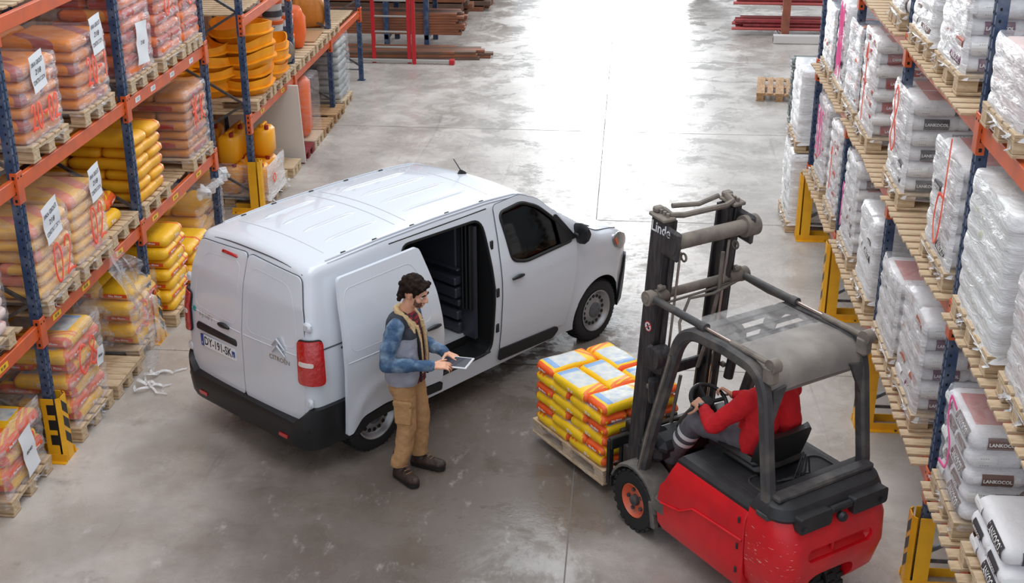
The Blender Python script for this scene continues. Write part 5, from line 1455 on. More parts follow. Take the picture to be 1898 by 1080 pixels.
# overhead guard
def bar(q, a, b, wx, wy, mi=0):
    a, b = V(a), V(b); d = b-a; L = d.length; r = d.to_track_quat('Z', 'Y').to_matrix()
    k = len(q.v); q.box((0, 0, 0), (wy, wx, L), mi, ch=.012)
    for i in range(k, len(q.v)): q.v[i] = tuple(r @ V(q.v[i])+(a+b)/2)
def sweep(q, pts, wx, wy, mi=0):
    """rectangular bar along pts lying in an x-z plane"""
    pts = [V(p) for p in pts]; R_ = []
    for i, p in enumerate(pts):
        t = (pts[min(i+1, len(pts)-1)]-pts[max(i-1, 0)]).normalized(); s = V((0, 1, 0)); n = t.cross(s)
        c = .018
        R_.append([p+n*(wx/2-(c if e else 0))*sx+s*(wy/2-(0 if e else c))*sy for sx, sy, e in ((1, 1, 0), (1, 1, 1), (-1, 1, 1), (-1, 1, 0), (-1, -1, 0), (-1, -1, 1), (1, -1, 1), (1, -1, 0))])
    q.loft(R_, mi)
def bez(a, b, c, n=7): a, b, c = V(a), V(b), V(c); return [a*(1-t)**2+b*2*t*(1-t)+c*t*t for t in [k/n for k in range(n+1)]]
for sg in (-1, 1):
    y = sg*.455; q = M()
    sweep(q, [(-.02, y, .50), (-.10, y, .86)]+bez((-.37, y, 1.74), (-.44, y, 1.935), (-.62, y, 1.955), 8)+[(-.9, y, 1.97)]+bez((-1.12, y, 1.955), (-1.30, y, 1.945), (-1.335, y, 1.72), 8)+[(-1.43, y, 1.1), (-1.445, y, .90)], .095, .085)
    fp('guard_post', q, FGRY, 35)
    q = M(); q.box((-1.45, y, .93), (.16, .14, .09), 0, ch=.03); fp('post_foot', q, FGRY, 0)
    q = M(); sweep(q, [(-.035, sg*.505, .55), (-.12, sg*.505, .90), (-.36, sg*.505, 1.70)], .018, .02); fp('grab_rail', q, DUST)
q = M(); rr = []
for x, dz in ((-.92, .0), (-1.0, .012), (-1.12, .014), (-1.24, -.005), (-1.31, -.05), (-1.335, -.12), (-1.345, -.18)):
    rr.append([V((x, y, 1.985+dz-.02*(abs(y)/.45)**3)) for y in frange(-.45, .45, .09)]+[V((x+(.02 if dz > -.03 else .035), y, 1.955+dz-.02*(abs(y)/.45)**3)) for y in frange(.45, -.45, .09)])
q.loft(rr, 0); fp('roof_panel', q, mat('dusty_roof_plastic', (126, 120, 116), .5, 0, (164, 156, 147), 3, .9, .06), 40)
q = M(); 
for sg in (-1, 1): q.add([(-1.34, sg*.42, 1.82), (-1.34, sg*.30, 1.84), (-1.355, sg*.40, 1.62), (-1.36, sg*.42, 1.58), (-1.365, sg*.42, 1.82), (-1.365, sg*.30, 1.84), (-1.38, sg*.40, 1.62), (-1.385, sg*.42, 1.58)], [(0, 1, 2, 3), (4, 7, 6, 5), (0, 4, 5, 1), (1, 5, 6, 2), (2, 6, 7, 3), (3, 7, 4, 0)], 0)
fp('corner_gusset', q, FGRY, 0)
q = M(); q.box((-.46, 0, 1.90), (.09, .86, .05), 0, ch=.012); fp('roof_crossbar', q, FGRY, 0)
RG = film('scratched_roof_glass', .10, .34, (1.2, 3, 3), (214, 210, 208), .2)
q = M(); q.box((-.70, 0, 1.982), (.56, .80, .008), 0); fp('roof_window', q, RG, 0)
q = M(); q.box((-.60, 0, 1.965), (.02, .8, .03), 0); q.box((-.74, 0, 1.965), (.02, .8, .03), 0); q.box((-.86, 0, 1.965), (.02, .8, .03), 0); fp('roof_bar', q, FGRY, 0)
# mast, tilted back: build upright then rotate about its foot
TILT = Matrix.Translation((.24, 0, .12)) @ Matrix.Rotation(radians(-5.2), 4, 'Y') @ Matrix.Translation((-.24, 0, -.12))
mast = ob('mast', None, fk)
def mp(name, m, mats, smooth=35): m.xf(TILT); return m.build(name, mats if isinstance(mats, list) else [mats], mast, smooth)
for sg in (-1, 1):
    q = M(); y = sg*.36
    q.box((.25, y, 1.37), (.15, .022, 2.56), 0, ch=.004); q.box((.325, y-sg*.025, 1.37), (.022, .06, 2.56), 0, ch=.004); q.box((.175, y-sg*.025, 1.37), (.022, .06, 2.56), 0, ch=.004)
    mp('mast_channel', q, FMAST, 0)
    q = M(); y = sg*.29
    q.box((.25, y, 1.38), (.13, .02, 2.5), 0, ch=.004); q.box((.31, y-sg*.02, 1.38), (.02, .05, 2.5), 0); q.box((.19, y-sg*.02, 1.38), (.02, .05, 2.5), 0)
    mp('inner_channel', q, FMAST, 0)
    q = M(); q.cyl((.14, sg*.29, .25), (.14, sg*.29, 2.45), .022, n=10); mp('lift_cylinder', q, FMAST)
    q = M(); q.tube([(.12, sg*.235, .5), (.125, sg*.235, 1.4), (.12, sg*.235, 2.4)], .010, 6); mp('hose', q, RODM)
    q = M()
    q.box((.25, sg*.335, 2.655), (.19, .12, .03), 0, ch=.008)
    for k in range(4): q.cyl((.19+k*.04, sg*.335, 2.66), (.19+k*.04, sg*.335, 2.70), .014, n=8)
    q.box((.31, sg*.33, 2.69), (.06, .08, .04), 0, ch=.01); mp('mast_head', q, DUST, 30)
    q = M(); q.box((.10, sg*.355, 2.50), (.22, .045, .24), 0, ch=.04); q.cyl((.09, sg*.38, 2.50), (.09, sg*.33, 2.50), .085, n=18); mp('head_bracket', q, FMAST, 30)
    q = M(); q.tube([(.06+.03*cos(a), sg*.25, 2.38+.03*sin(a)) for a in [2*pi*k/12 for k in range(12)]], .009, 6, closed=True); mp('lifting_eye', q, DUST)
    q = M(); q.box((.14, sg*.37, 2.12), (.05, .04, .04), 0, ch=.008); q.cyl((.13, sg*.40, 2.12), (.13, sg*.34, 2.12), .018, n=8); q.box((.14, sg*.37, 1.25), (.05, .04, .04), 0, ch=.008); mp('hose_clip', q, DUST, 0)
    q = M(); q.box((.12, sg*.37, 1.50), (.20, .07, .22), 0, ch=.06); q.cyl((.08, sg*.44, 1.55), (.08, sg*.30, 1.55), .09, n=16); q.cyl((.07, sg*.40, 1.36), (.07, sg*.38, 1.16), .04, n=10); mp('mast_bearing', q, FMAST, 30)
q = M(); q.cyl((.06, .36, 2.52), (.06, -.36, 2.52), .058, n=18); q.cyl((.06, -.30, 2.52), (.06, -.42, 2.52), .085, n=20); mp('head_tube', q, DUST, 35)
q = M(); q.tube([(.28, .30, 2.69), (.20, .29, 2.675), (.17, .2, 2.67), (.17, -.2, 2.67), (.20, -.29, 2.675), (.28, -.3, 2.69)], .028, 8, flat=.8); q.tube([(.29, .22, 2.70), (.25, 0, 2.69), (.29, -.22, 2.70)], .02, 8); mp('head_yoke', q, DUST, 40)
q = M(); q.box((.25, 0, .40), (.10, .66, .12), 0, ch=.01); q.box((.28, 0, 1.25), (.04, .6, .10), 0, ch=.01); mp('mast_crossmember', q, FMAST, 0)
q = M(); q.tube([(.14, -.1, 1.3), (.09, -.12, 1.6), (.10, -.18, 2.0), (.13, -.2, 2.3)], .016, 6); q.tube([(.14, .12, .7), (.08, .14, 1.1), (.10, .10, 1.3)], .014, 6); mp('hose', q, DUST)
q = M(); tv, tf = text('Linde', .115, bold=.002); q.add([(.20-p[0]*.9, .3800, 2.575+p[2]+p[0]*.05) for p in tv], tf, 0)
mp('maker_lettering', q, PAPER, 0)
q = M(); 
q.cyl((.235, .3715, 1.74), (.235, .3735, 1.74), .042, n=20, m=0); q.cyl((.235, .3735, 1.74), (.235, .3745, 1.74), .034, n=20, m=1); q.box((.235, .3752, 1.742), (.018, .001, .042), 2, rot=rotm('Y', 30)); q.box((.22, .3752, 1.73), (.014, .001, .02), 2); q.box((.235, .3756, 1.74), (.07, .001, .008), 0, rot=rotm('Y', 45))
mp('warning_sign', q, [mat('sign_red', (206, 60, 56), .5), PAPER, INK], 0)
# tilt cylinders and their cross tube
q = M(); q.cyl((-.02, .42, 2.03), (-.02, -.44, 2.03), .038, n=14); q.cyl((-.02, .40, 2.03), (-.02, .30, 2.03), .05, n=14); q.cyl((-.02, -.30, 2.03), (-.02, -.46, 2.03), .055, n=16); fp('tilt_tube', q, DUST)
for sg in (-1, 1):
    q = M(); q.cyl((-.02, sg*.43, 2.03), (-.02, sg*.49, 2.03), .058, n=18); q.cyl((-.02, sg*.485, 2.03), (-.02, sg*.497, 2.03), .03, n=14); q.cyl((-1.36, sg*.47, 2.02), (-1.36, sg*.40, 2.02), .052, n=18); q.cyl((-1.36, sg*.475, 2.02), (-1.36, sg*.467, 2.02), .03, n=14); q.box((-1.34, sg*.435, 1.95), (.10, .09, .14), 0, ch=.02); fp('pivot_eye', q, DUST)
    q = M(); q.cyl((-.05, sg*.44, 2.03), (-.62, sg*.435, 2.025), .030, n=12); q.cyl((-.60, sg*.435, 2.025), (-.66, sg*.435, 2.025), .036, n=12); fp('tilt_cylinder', q, FGRY)
    q = M(); q.cyl((-.64, sg*.435, 2.025), (-.95, sg*.433, 2.022), .014, n=10); fp('cylinder_rod', q, RODM)
    q = M(); q.cyl((-.93, sg*.433, 2.022), (-1.36, sg*.43, 2.02), .022, n=10); fp('rod_extension', q, DUST)
q = M(); q.tube([(-.06, -.36, 2.0), (-.10, -.1, 1.97), (-.06, .1, 1.96), (-.10, .22, 1.80), (-.22, .3, 1.72), (-.32, .36, 1.78)], .012, 6); q.tube([(-.05, .3, 1.97), (-.06, .0, 1.985), (-.05, -.34, 2.0)], .010, 6); q.tube([(-.06, -.45, 2.0), (-.3, -.47, 1.97), (-.6, -.45, 1.99)], .011, 6); fp('hose', q, DUST)
# carriage and forks
CB = mat('black_carriage', (30, 29, 30), .45, .2, (70, 64, 60), 9, .6)
car = ob('fork_carriage', None, fk)
q = M()
for z in (.20, .55): q.box((.44, 0, z), (.05, .88, .11), 0, ch=.008)
for y in (.425, .30, .12, -.12, -.30, -.425): q.box((.45, y, .37), (.04, .05, .42), 0, ch=.006)
q.build('carriage_frame', [CB], car, 0)
q = M(); q.box((.46, .20, .64), (.07, .10, .10), 0, ch=.01); q.cyl((.46, .20, .66), (.46, .10, .66), .03, n=8); q.build('fork_latch', [CB], car, 0)
for sg in (-1, 1): q = M(); q.box((.33, sg*.3, .37), (.16, .04, .3), 0); q.build('carriage_roller', [FMAST], car, 0)
for sg in (-1, 1):
    q = M(); q.box((.49, sg*.24, .34), (.045, .11, .56), 0, ch=.01); q.prism([(.47, .058), (1.50, .068), (1.62, .088), (1.62, .092), (.47, .10)], sg*.24-.055, sg*.24+.055, 'Y'); q.build('fork', [CB], car, 0)
# wheels
ORIM = mat('orange_wheel_rim', (224, 96, 60), .5, 0, (176, 120, 100), 12, .7)
def fork_wheel(x, y, r, w_, name, rz=0, rim=True, sg=1):
    w0 = ob(name, None, fk, (x, y, r)); w0.rotation_euler[2] = rz+(pi if sg < 0 else 0)
    m = M(); m.lathe([(r*.56, -w_/2), (r*.62, -w_/2-.004), (r*.90, -w_/2), (r*.965, -w_*.4), (r*.965, w_*.4), (r*.90, w_/2), (r*.62, w_/2+.004), (r*.56, w_/2)], 40, ax='Y', cap=False)
    for k in range(22):
        for s in (-1, 1):
            a = 2*pi*(k+(.5 if s > 0 else 0))/22; m.box((r*.965*cos(a), s*w_*.30, r*.965*sin(a)), (r*.09, w_*.40, r*.17), 0, rot=rotm('Y', -math.degrees(a)), ch=.006)
    m.build('tyre', [TYRE], w0, 40)
    m = M(); m.lathe([(r*.57, -w_/2), (r*.57, w_/2-.01), (r*.53, w_/2), (r*.50, w_/2-.02), (r*.40, w_/2-.045), (r*.30, w_/2-.04), (0, w_/2-.04)], 32, ax='Y', cap=False); m.build('rim', [ORIM], w0, 40)
    m = M(); m.lathe([(r*.18, w_/2-.04), (r*.17, w_/2-.005), (r*.10, w_/2+.005), (0, w_/2+.005)], 18, ax='Y', cap=False)
    for k in range(5): a = 2*pi*k/5; m.cyl((r*.33*cos(a), w_/2-.045, r*.33*sin(a)), (r*.33*cos(a), w_/2-.018, r*.33*sin(a)), .016, n=6)
    m.build('hub', [FGRY], w0, 40)
fork_wheel(0, .43, .265, .19, 'front_wheel', 0, sg=1); fork_wheel(0, -.43, .265, .19, 'front_wheel', 0, sg=-1)
fork_wheel(-1.42, .13, .23, .16, 'rear_wheel', radians(8)); fork_wheel(-1.42, -.06, .23, .16, 'rear_wheel', radians(8))
q = M(); q.box((0, 0, .265), (.12, .66, .12), 0, ch=.02); fp('axle', q, FGRY, 0)

# ------------------------------------------------------------------ the carried pallet and its bags
cF, sF = cos(FTH), sin(FTH)
def fw(x, y): return (FX+cF*x-sF*y, FY+sF*x+cF*y)
fz = .104-.02
px_, py_ = fw(1.10, .01)
pl = pallet(px_, py_, .078-.0, 1.10, .82, 'pale pallet lifted on the forklift forks under bright yellow bags', WOOD, FTH)
BAGS['fork'] = dict(size=(.53, .272, .104), mat=bag_mat('bright_yellow_sack_print', (255, 206, 30), (244, 100, 40), (178, 190, 206), bandpos=.270), panels=[
    ('side', -.02, .12, .024, None, [('25 kg', .036, .0)], PAPER), ('end', -.085, .085, .015, ORP, [('Sika Mono', .026, .0)], WHT)])
LA = lambda m: [(.395, .135*m, pi/2, 'front end'), (-.395, .135*m, pi/2, 'carriage end'), (0, .27*m, 0, 'outer centre'), (0, 0, 0, 'inner centre'), (-.265, -.27*m, 0, 'side row towards carriage'), (.265, -.27*m, 0, 'side row towards fork tips')]
bags('fork', px_, py_, .078+.144, 1.06, .82, 6, 1, 'on the forklift pallet', 'yellow bags carried by the forklift', rz=FTH, pattern=lambda li: LA(1 if li % 2 else -1), colour='bright yellow')
q = M()
for sx in (-1, 1):
    for s in (-1, 1):
        pass
for yy in (.425, -.425):
    P = []
    for i in range(24):
        x = -.57+1.14*i/23
        for z in (.075, .15, .19): P.append((x, yy*(1+.01*sin(i*1.3+z*20)), z+.012*sin(i*.9)))
    q.add(P, [(i*3+k, i*3+k+1, i*3+k+4, i*3+k+3) for i in range(23) for k in range(2)], 0)
fs = thing('film_skirt', 'clear film skirt stretched along the lifted pallet edges', 'film', (px_, py_, .03), FTH)
q.build('film_sheet', FILM, fs, 80, fix=False)
# ------------------------------------------------------------------ people
def capsule(m, a, b, ra, rb=None, n=14):
    a, b = V(a), V(b); rb = ra if rb is None else rb; d = b-a
    if d.length < 1e-5: d = V((0, 0, 1e-4))
    d.normalize(); u = d.orthogonal().normalized(); w_ = d.cross(u); R_ = []
    for th in (-80, -55, -28, 0): R_.append((a+d*ra*sin(radians(th)), ra*cos(radians(th))))
    for th in (0, 28, 55, 80): R_.append((b+d*rb*sin(radians(th)), rb*cos(radians(th))))
    m.loft([[c+(u*cos(2*pi*k/n)+w_*sin(2*pi*k/n))*r for k in range(n)] for c, r in R_], 0)
def chain(m, pts, rs):
    for i in range(len(pts)-1): capsule(m, pts[i], pts[i+1], rs[i], rs[i+1])
def ell(m, c, r, rot=None, n=18):
    c = V(c); R_ = []
    for i in range(1, 12):
        th = pi*i/12; R_.append([(rot @ V((r[0]*sin(th)*cos(2*pi*k/n), r[1]*sin(th)*sin(2*pi*k/n), r[2]*cos(th))) if rot else V((r[0]*sin(th)*cos(2*pi*k/n), r[1]*sin(th)*sin(2*pi*k/n), r[2]*cos(th))))+c for k in range(n)])
    m.loft(R_, 0)
def blob(m, name, mats, vox=.01, sm=6, wr=0., ws=14., parent=None, cut=None, seed=0):
    me = m.mesh('b', [], 0); o = ob('tmp_blob', me)
    md = o.modifiers.new('r', 'REMESH'); md.mode = 'VOXEL'; md.voxel_size = vox; md.use_smooth_shade = True
    s = o.modifiers.new('s', 'SMOOTH'); s.factor = .5; s.iterations = sm
    bpy.context.view_layer.update()
    r = bpy.data.meshes.new_from_object(o.evaluated_get(bpy.context.evaluated_depsgraph_get())); bpy.data.objects.remove(o)
    r.name = name
    if wr:
        nn = [v.normal.copy() for v in r.vertices]
        for v, q in zip(r.vertices, nn):
            p = v.co; a = noise.noise(V((p.x*ws, p.y*ws, p.z*ws*.55+seed)))+.5*noise.noise(V((p.x*ws*2.3, p.y*ws*2.3, p.z*ws*1.6+seed)))
            v.co = p+q*wr*a
    if cut:
        b = bmesh.new(); b.from_mesh(r)
        for co, no_ in cut: bmesh.ops.bisect_plane(b, geom=b.verts[:]+b.edges[:]+b.faces[:], plane_co=co, plane_no=no_, clear_outer=True)
        b.to_mesh(r); b.free()
    r.materials.clear()
    for q in (mats if isinstance(mats, list) else [mats]): r.materials.append(q)
    for p in r.polygons: p.use_smooth = True
    return ob(name, r, parent)
SKIN = mat('skin', (226, 170, 140), .5, 0, (206, 140, 112), 20, .6, .05, 60)
HAIR = mat('dark_brown_hair', (30, 21, 18), .75, 0, (52, 36, 28), 26, .8, .9, 60, spec=.15)
BEARD = mat('stubble_beard', (92, 66, 54), .7, 0, (140, 100, 82), 60, .7)
EYEW = mat('eye_white', (226, 222, 216), .3)
def finger(m, base, d, up, L, r, curl):
    """three bones bending towards -up"""
    p = V(base); d = V(d).normalized(); up = V(up).normalized(); ax = d.cross(up).normalized(); ls = (.46, .30, .24)
    for i in range(3):
        d = Matrix.Rotation(-curl[i], 3, ax) @ d; q = p+d*L*ls[i]; capsule(m, p, q, r*(1-.09*i), r*(1-.09*(i+1)), 10); p = q
def hand(m, wrist, d, up, side, curl=(.3, .4, .3), sc=1., thumb=(.5, .3), tcurl=.3):
    """d: wrist -> knuckles, up: back of the hand normal, side: +1 when the thumb lies along d x up"""
    d = V(d).normalized(); up = V(up).normalized(); lat = d.cross(up).normalized()*side; up = lat.cross(d)*side if False else up
    w_ = V(wrist); L = .095*sc
    for k, t in enumerate((.032, .011, -.011, -.032)):
        capsule(m, w_+lat*t*.62, w_+d*L+lat*t*sc, .0165*sc, .0125*sc, 10)
    for t, fl, k in ((.034, .078, 0), (.0115, .088, 1), (-.0115, .082, 2), (-.034, .064, 3)):
        finger(m, w_+d*L+lat*t*sc, d+lat*t*2.2, up, fl*sc, .0092*sc, [c*(1+.08*k) for c in curl])
    b = w_+d*.03*sc+lat*.03*sc; td = (d*thumb[0]+lat*.75-up*thumb[1]).normalized()
    q = b+td*.045*sc; capsule(m, b, q, .0155*sc, .012*sc, 10); td2 = (td+d*tcurl-lat*.15).normalized(); r_ = q+td2*.034*sc; capsule(m, q, r_, .0115*sc, .0105*sc, 10); capsule(m, r_, r_+(td2+d*.3).normalized()*.026*sc, .0105*sc, .0085*sc, 10)
def head(m, c, R3, s=1.):
    """c head centre; R3 head rotation (x nose, y left, z up)"""
    P = lambda x, y, z: c+R3 @ V((x*s, y*s, z*s))
    E = lambda x, y, z, r: ell(m, P(x, y, z), (r[0]*s, r[1]*s, r[2]*s), R3)
    E(-.012, 0, .025, (.098, .076, .092)); E(.035, 0, -.03, (.060, .060, .082)); E(.052, 0, -.086, (.036, .036, .026)); E(.02, 0, -.07, (.058, .052, .045))
    E(.082, 0, .030, (.018, .052, .016)); E(.085, .0, -.085, (.014, .018, .012))
    capsule(m, P(.092, 0, .018), P(.118, 0, -.026), .010*s, .013*s); 
    for y in (-.012, .012): E(.106, y, -.032, (.012, .009, .008))
    E(.098, 0, -.052, (.010, .024, .006)); E(.095, 0, -.064, (.010, .020, .007))
    for y in (-1, 1):
        E(.062, y*.048, -.022, (.028, .018, .022)); E(-.005, y*.077, -.005, (.018, .009, .032)); E(.0, y*.08, .012, (.014, .010, .014))
def face_bits(par, c, R3, s=1.):
    P = lambda x, y, z: c+R3 @ V((x*s, y*s, z*s))
    q = M()
    for y in (-1, 1): ell(q, P(.081, y*.032, .004), (.0125*s, .0125*s, .0095*s), R3, 10)
    k = len(q.f)
    for y in (-1, 1): ell(q, P(.0905, y*.031, .004), (.004*s, .0055*s, .0055*s), R3, 10)
    for i in range(k, len(q.f)): q.m[i] = 1
    q.build('eyes', [EYEW, HAIR], par, 60)
    q = M()
    for y in (-1, 1): q.tube([P(.088, y*.058, .026), P(.097, y*.036, .034), P(.099, y*.016, .027)], [.004*s, .0062*s, .005*s], 6)
    q.build('eyebrows', HAIR, par, 60)
def boot(par, ankle, toe, name, mt, sole, hgt=.14):
    a, t = V(ankle), V(toe); d = (t-a); d.z = 0; L = d.length; d.normalize()
    l = V((-d.y, d.x, 0)); q = M(); z0 = a.z-.10
    G = lambda x, y, z: a+d*x+l*y+V((0, 0, z-a.z+z0))
    chain(q, [G(0, 0, .24), G(-.005, 0, .13), G(0, 0, .06)], [.056, .053, .050]); chain(q, [G(-.03, 0, .05), G(.08, 0, .055), G(L-.03, 0, .048)], [.045, .047, .040])
    for s in (-1, 1): chain(q, [G(-.03, s*.012, .04), G(.10, s*.018, .042), G(L-.05, s*.02, .04)], [.038, .037, .034])
    b = blob(q, name, mt, .008, 5, .003, 30, par)
    q = M(); P = []
    for k in range(17):
        th = pi*k/16-pi/2; P.append((L-.06+.062*cos(th), .055*sin(th)))
    for k in range(17):
        th = pi*k/16+pi/2; P.append((-.03+.05*cos(th), .046*sin(th)))
    q.loft([[G(x, y, z) for x, y in P] for z in (.0, .028)], 0); q.build('boot_sole', sole, b, 30)
    q = M()
    for k in range(5):
        x, z = .02+.024*k, .165-.021*k; q.tube([G(x+.032, -.03, z-.012), G(x+.05, 0, z+.006-.002*k), G(x+.032, .03, z-.012)], .0035, 5)
    q.build('boot_lace', LACE, b, 60)
    return b
LACE = mat('boot_lace', (150, 110, 74), .7)

# --- the man standing by the van
MX, MY, MH = -1.765, 9.66, radians(-10)
man = thing('person', 'dark haired person in padded vest and tan cargo trousers standing by the van', 'person', (MX, MY, 0), MH)
S_ = 1.015
def Q(*p): return V(p)*S_
HC = Q(.085, -.005, 1.685); HR = rotm('Z', -6) @ rotm('Y', 17)
rW, lW = Q(.285, -.175, 1.135), Q(.30, .135, 1.105)
b = M(); head(b, HC, HR, 1.06)
chain(b, [Q(-.015, 0, 1.46), Q(.045, 0, 1.61)], [.062, .056])
for s in (-1, 1): chain(b, [Q(-.02, 0, 1.38), Q(-.02, s*.15, 1.41)], [.055, .04]); chain(b, [Q(0, s*.05, 1.35), Q(0, s*.06, .95)], [.07, .07])
rl = [Q(-.01, -.095, .93), Q(.02, -.11, .50), Q(-.055, -.125, .10)]; ll = [Q(.0, .09, .93), Q(.07, .10, .50), Q(.03, .115, .10)]
for l_ in (rl, ll): chain(b, l_, [.075, .05, .042])
RS, RE = Q(-.02, -.205, 1.43), Q(-.075, -.29, 1.145); LS, LE = Q(-.01, .205, 1.43), Q(.02, .27, 1.14)
chain(b, [RS, RE, rW], [.04, .036, .030]); chain(b, [LS, LE, lW], [.04, .036, .030])
hand(b, rW, (.95, .28, .02), (.1, -.35, .93), -1, (.35, .5, .4), 1.02, (.6, .35))
hand(b, lW, (.80, -.52, .06), (-.1, -.15, -.95), -1, (-.16, .10, .10), 1.02, (.3, -.3))
skin = blob(b, 'body', SKIN, .0062, 3, 0, parent=man)
face_bits(skin, HC, HR, 1.06)
h = M(); hp = lambda x, y, z: HC+HR @ (V((x, y, z))*1.06)
RN2 = random.Random(5)
ell(h, hp(-.022, 0, .046), (.106, .088, .088), HR)
ell(h, hp(-.075, 0, -.01), (.050, .074, .075), HR)
for k in range(70):
    a = RN2.uniform(0, 2*pi); e = RN2.uniform(.05, 1.45); x, y, z = -.022+.100*cos(a)*cos(e), .084*sin(a)*cos(e), .046+.082*sin(e)
    if x > .05 and z < .09: z = .095
    ell(h, hp(x, y, z), (RN2.uniform(.018, .030),)*3, HR, 8)
for k in range(26):
    a = RN2.uniform(2.1, 4.2); z = RN2.uniform(-.075, .03); ell(h, hp(-.035+.085*cos(a)*.9, .083*sin(a)*.95, z), (.022, .022, .022), HR, 8)
for y in (-.07, -.045, -.02, .0, .025, .05, .07): ell(h, hp(.070-.2*abs(y)*.3, y, .088+.01*sin(y*90)), (.030, .022, .022), HR, 8)
for s in (-1, 1): ell(h, hp(.028, s*.070, .02), (.014, .010, .036), HR, 8)
blob(h, 'hair', HAIR, .0065, 2, .005, 46, skin)
bd = M()
for y in range(-6, 7):
    t = y/6; ang = t*1.35
    for z in (-.055, -.075, -.094): 
        rr = .058 if z < -.08 else .064
        ell(bd, hp(.030+rr*cos(ang)*(.9 if z > -.08 else .85), rr*sin(ang)*.98, z+.030*abs(t)), (.008, .011, .013), HR, 8)
ell(bd, hp(.1015, 0, -.0455), (.006, .024, .005), HR, 8)
blob(bd, 'beard', BEARD, .005, 3, .001, 60, skin)
# trousers
TAN = mat('tan_cargo_cloth', (190, 146, 100), .8, 0, (160, 120, 80), 8, .7, .35, 34)
t = M()
for l_, s in ((rl, -1), (ll, 1)):
    chain(t, [l_[0]+V((0, 0, .06)), l_[0], (l_[0]+l_[1])/2, l_[1], (l_[1]+l_[2])/2, l_[2]+V((0, 0, .06))], [.100, .104, .092, .080, .078, .078])
    chain(t, [l_[0]+V((-.03, 0, .02)), l_[0]+V((-.045, 0, -.08))], [.088, .082])
chain(t, [Q(0, -.07, 1.0), Q(0, .07, 1.0)], [.105, .105])
tr = blob(t, 'trousers', TAN, .010, 4, .012, 11, man, [((0, 0, .135), (0, 0, -1))], 3)
pk = M(); hx = (rl[0]+rl[1])/2
pk.box(hx+V((.012, -.093, -.06)), (.155, .03, .19), 0, rot=rotm('X', 3), ch=.012); pk.box(hx+V((.012, -.100, .045)), (.165, .034, .055), 0, rot=rotm('X', 3), ch=.01); pk.build('cargo_pocket', TAN, tr, 40)
# boots
BOOT = mat('brown_work_boot', (62, 44, 38), .5, 0, (40, 32, 30), 12, .8, .2); SOLE = mat('black_boot_sole', (26, 25, 26), .6)
boot(man, V((rl[2].x, rl[2].y, .115)), V((rl[2].x+.20, rl[2].y-.13, .115)), 'boot', BOOT, SOLE)
boot(man, V((ll[2].x, ll[2].y, .115)), V((ll[2].x+.25, ll[2].y-.03, .115)), 'boot', BOOT, SOLE)
# shirt tail, vest, collar, lining
PLAID = mat('red_plaid_cloth', (150, 40, 48), .75)
def _plaid():
    tt = PLAID.node_tree; n = tt.nodes; L = tt.links; bb = n['Principled BSDF']; tc = n.new('ShaderNodeTexCoord'); prev = None
    for ax, sc in (('X', 9), ('Z', 9)):
        w_ = n.new('ShaderNodeTexWave'); w_.bands_direction = ax; w_.inputs['Scale'].default_value = sc; L.new(tc.outputs['Object'], w_.inputs['Vector'])
        r_ = n.new('ShaderNodeMath'); r_.operation = 'GREATER_THAN'; r_.inputs[1].default_value = .55; L.new(w_.outputs[1], r_.inputs[0])
        mx = n.new('ShaderNodeMix'); mx.data_type = 'RGBA'; mx.inputs[7].default_value = lin((38, 30, 40)); k = n.new('ShaderNodeMath'); k.operation = 'MULTIPLY'; k.inputs[1].default_value = .75; L.new(r_.outputs[0], k.inputs[0]); L.new(k.outputs[0], mx.inputs[0])
        if prev: L.new(prev, mx.inputs[6])
        else: mx.inputs[6].default_value = lin((158, 40, 50))
        prev = mx.outputs[2]
    L.new(prev, bb.inputs['Base Color'])
_plaid()
t = M()
for s in (-1, 1): chain(t, [Q(.02, s*.07, 1.35), Q(.015, s*.075, .90)], [.105, .118])
chain(t, [Q(.03, 0, 1.44), Q(.04, 0, .90)], [.09, .118])
blob(t, 'plaid_shirt', PLAID, .012, 4, .006, 12, man, [((0, 0, .915*S_), (0, 0, -1))])
VEST = mat('grey_padded_vest', (158, 158, 170), .8, 0, (134, 134, 150), 9, .7, .25, 60)
def _vest():
    tt = VEST.node_tree; n = tt.nodes; L = tt.links; bb = n['Principled BSDF']; src = bb.inputs['Base Color'].links[0].from_socket
    tc = n.new('ShaderNodeTexCoord'); sp = n.new('ShaderNodeSeparateXYZ'); L.new(tc.outputs['Object'], sp.inputs[0])
    g_ = n.new('ShaderNodeMath'); g_.operation = 'GREATER_THAN'; g_.inputs[1].default_value = 1.335*S_; L.new(sp.outputs[2], g_.inputs[0])
    mx = n.new('ShaderNodeMix'); mx.data_type = 'RGBA'; mx.inputs[7].default_value = lin((46, 48, 58)); L.new(g_.outputs[0], mx.inputs[0]); L.new(src, mx.inputs[6]); L.new(mx.outputs[2], bb.inputs['Base Color'])
_vest()
t = M()
for s in (-1, 1):
    chain(t, [Q(-.03, s*.085, 1.42), Q(-.035, s*.10, 1.20), Q(-.03, s*.095, .96)], [.108, .128, .132])
    chain(t, [Q(.045, s*.105, 1.34), Q(.055, s*.115, 1.1), Q(.05, s*.11, .96)], [.078, .090, .092])
    chain(t, [Q(-.02, s*.06, 1.47), Q(-.02, s*.185, 1.435)], [.072, .066])
chain(t, [Q(-.06, 0, 1.40), Q(-.07, 0, .97)], [.11, .125])
vb = blob(t, 'vest', VEST, .010, 5, .010, 12, man, [((0, 0, .915*S_), (0, 0, -1))], 8)
SHER = mat('cream_fleece', (228, 196, 148), .95, 0, (206, 172, 124), 40, .7, .8, 120)
t = M()
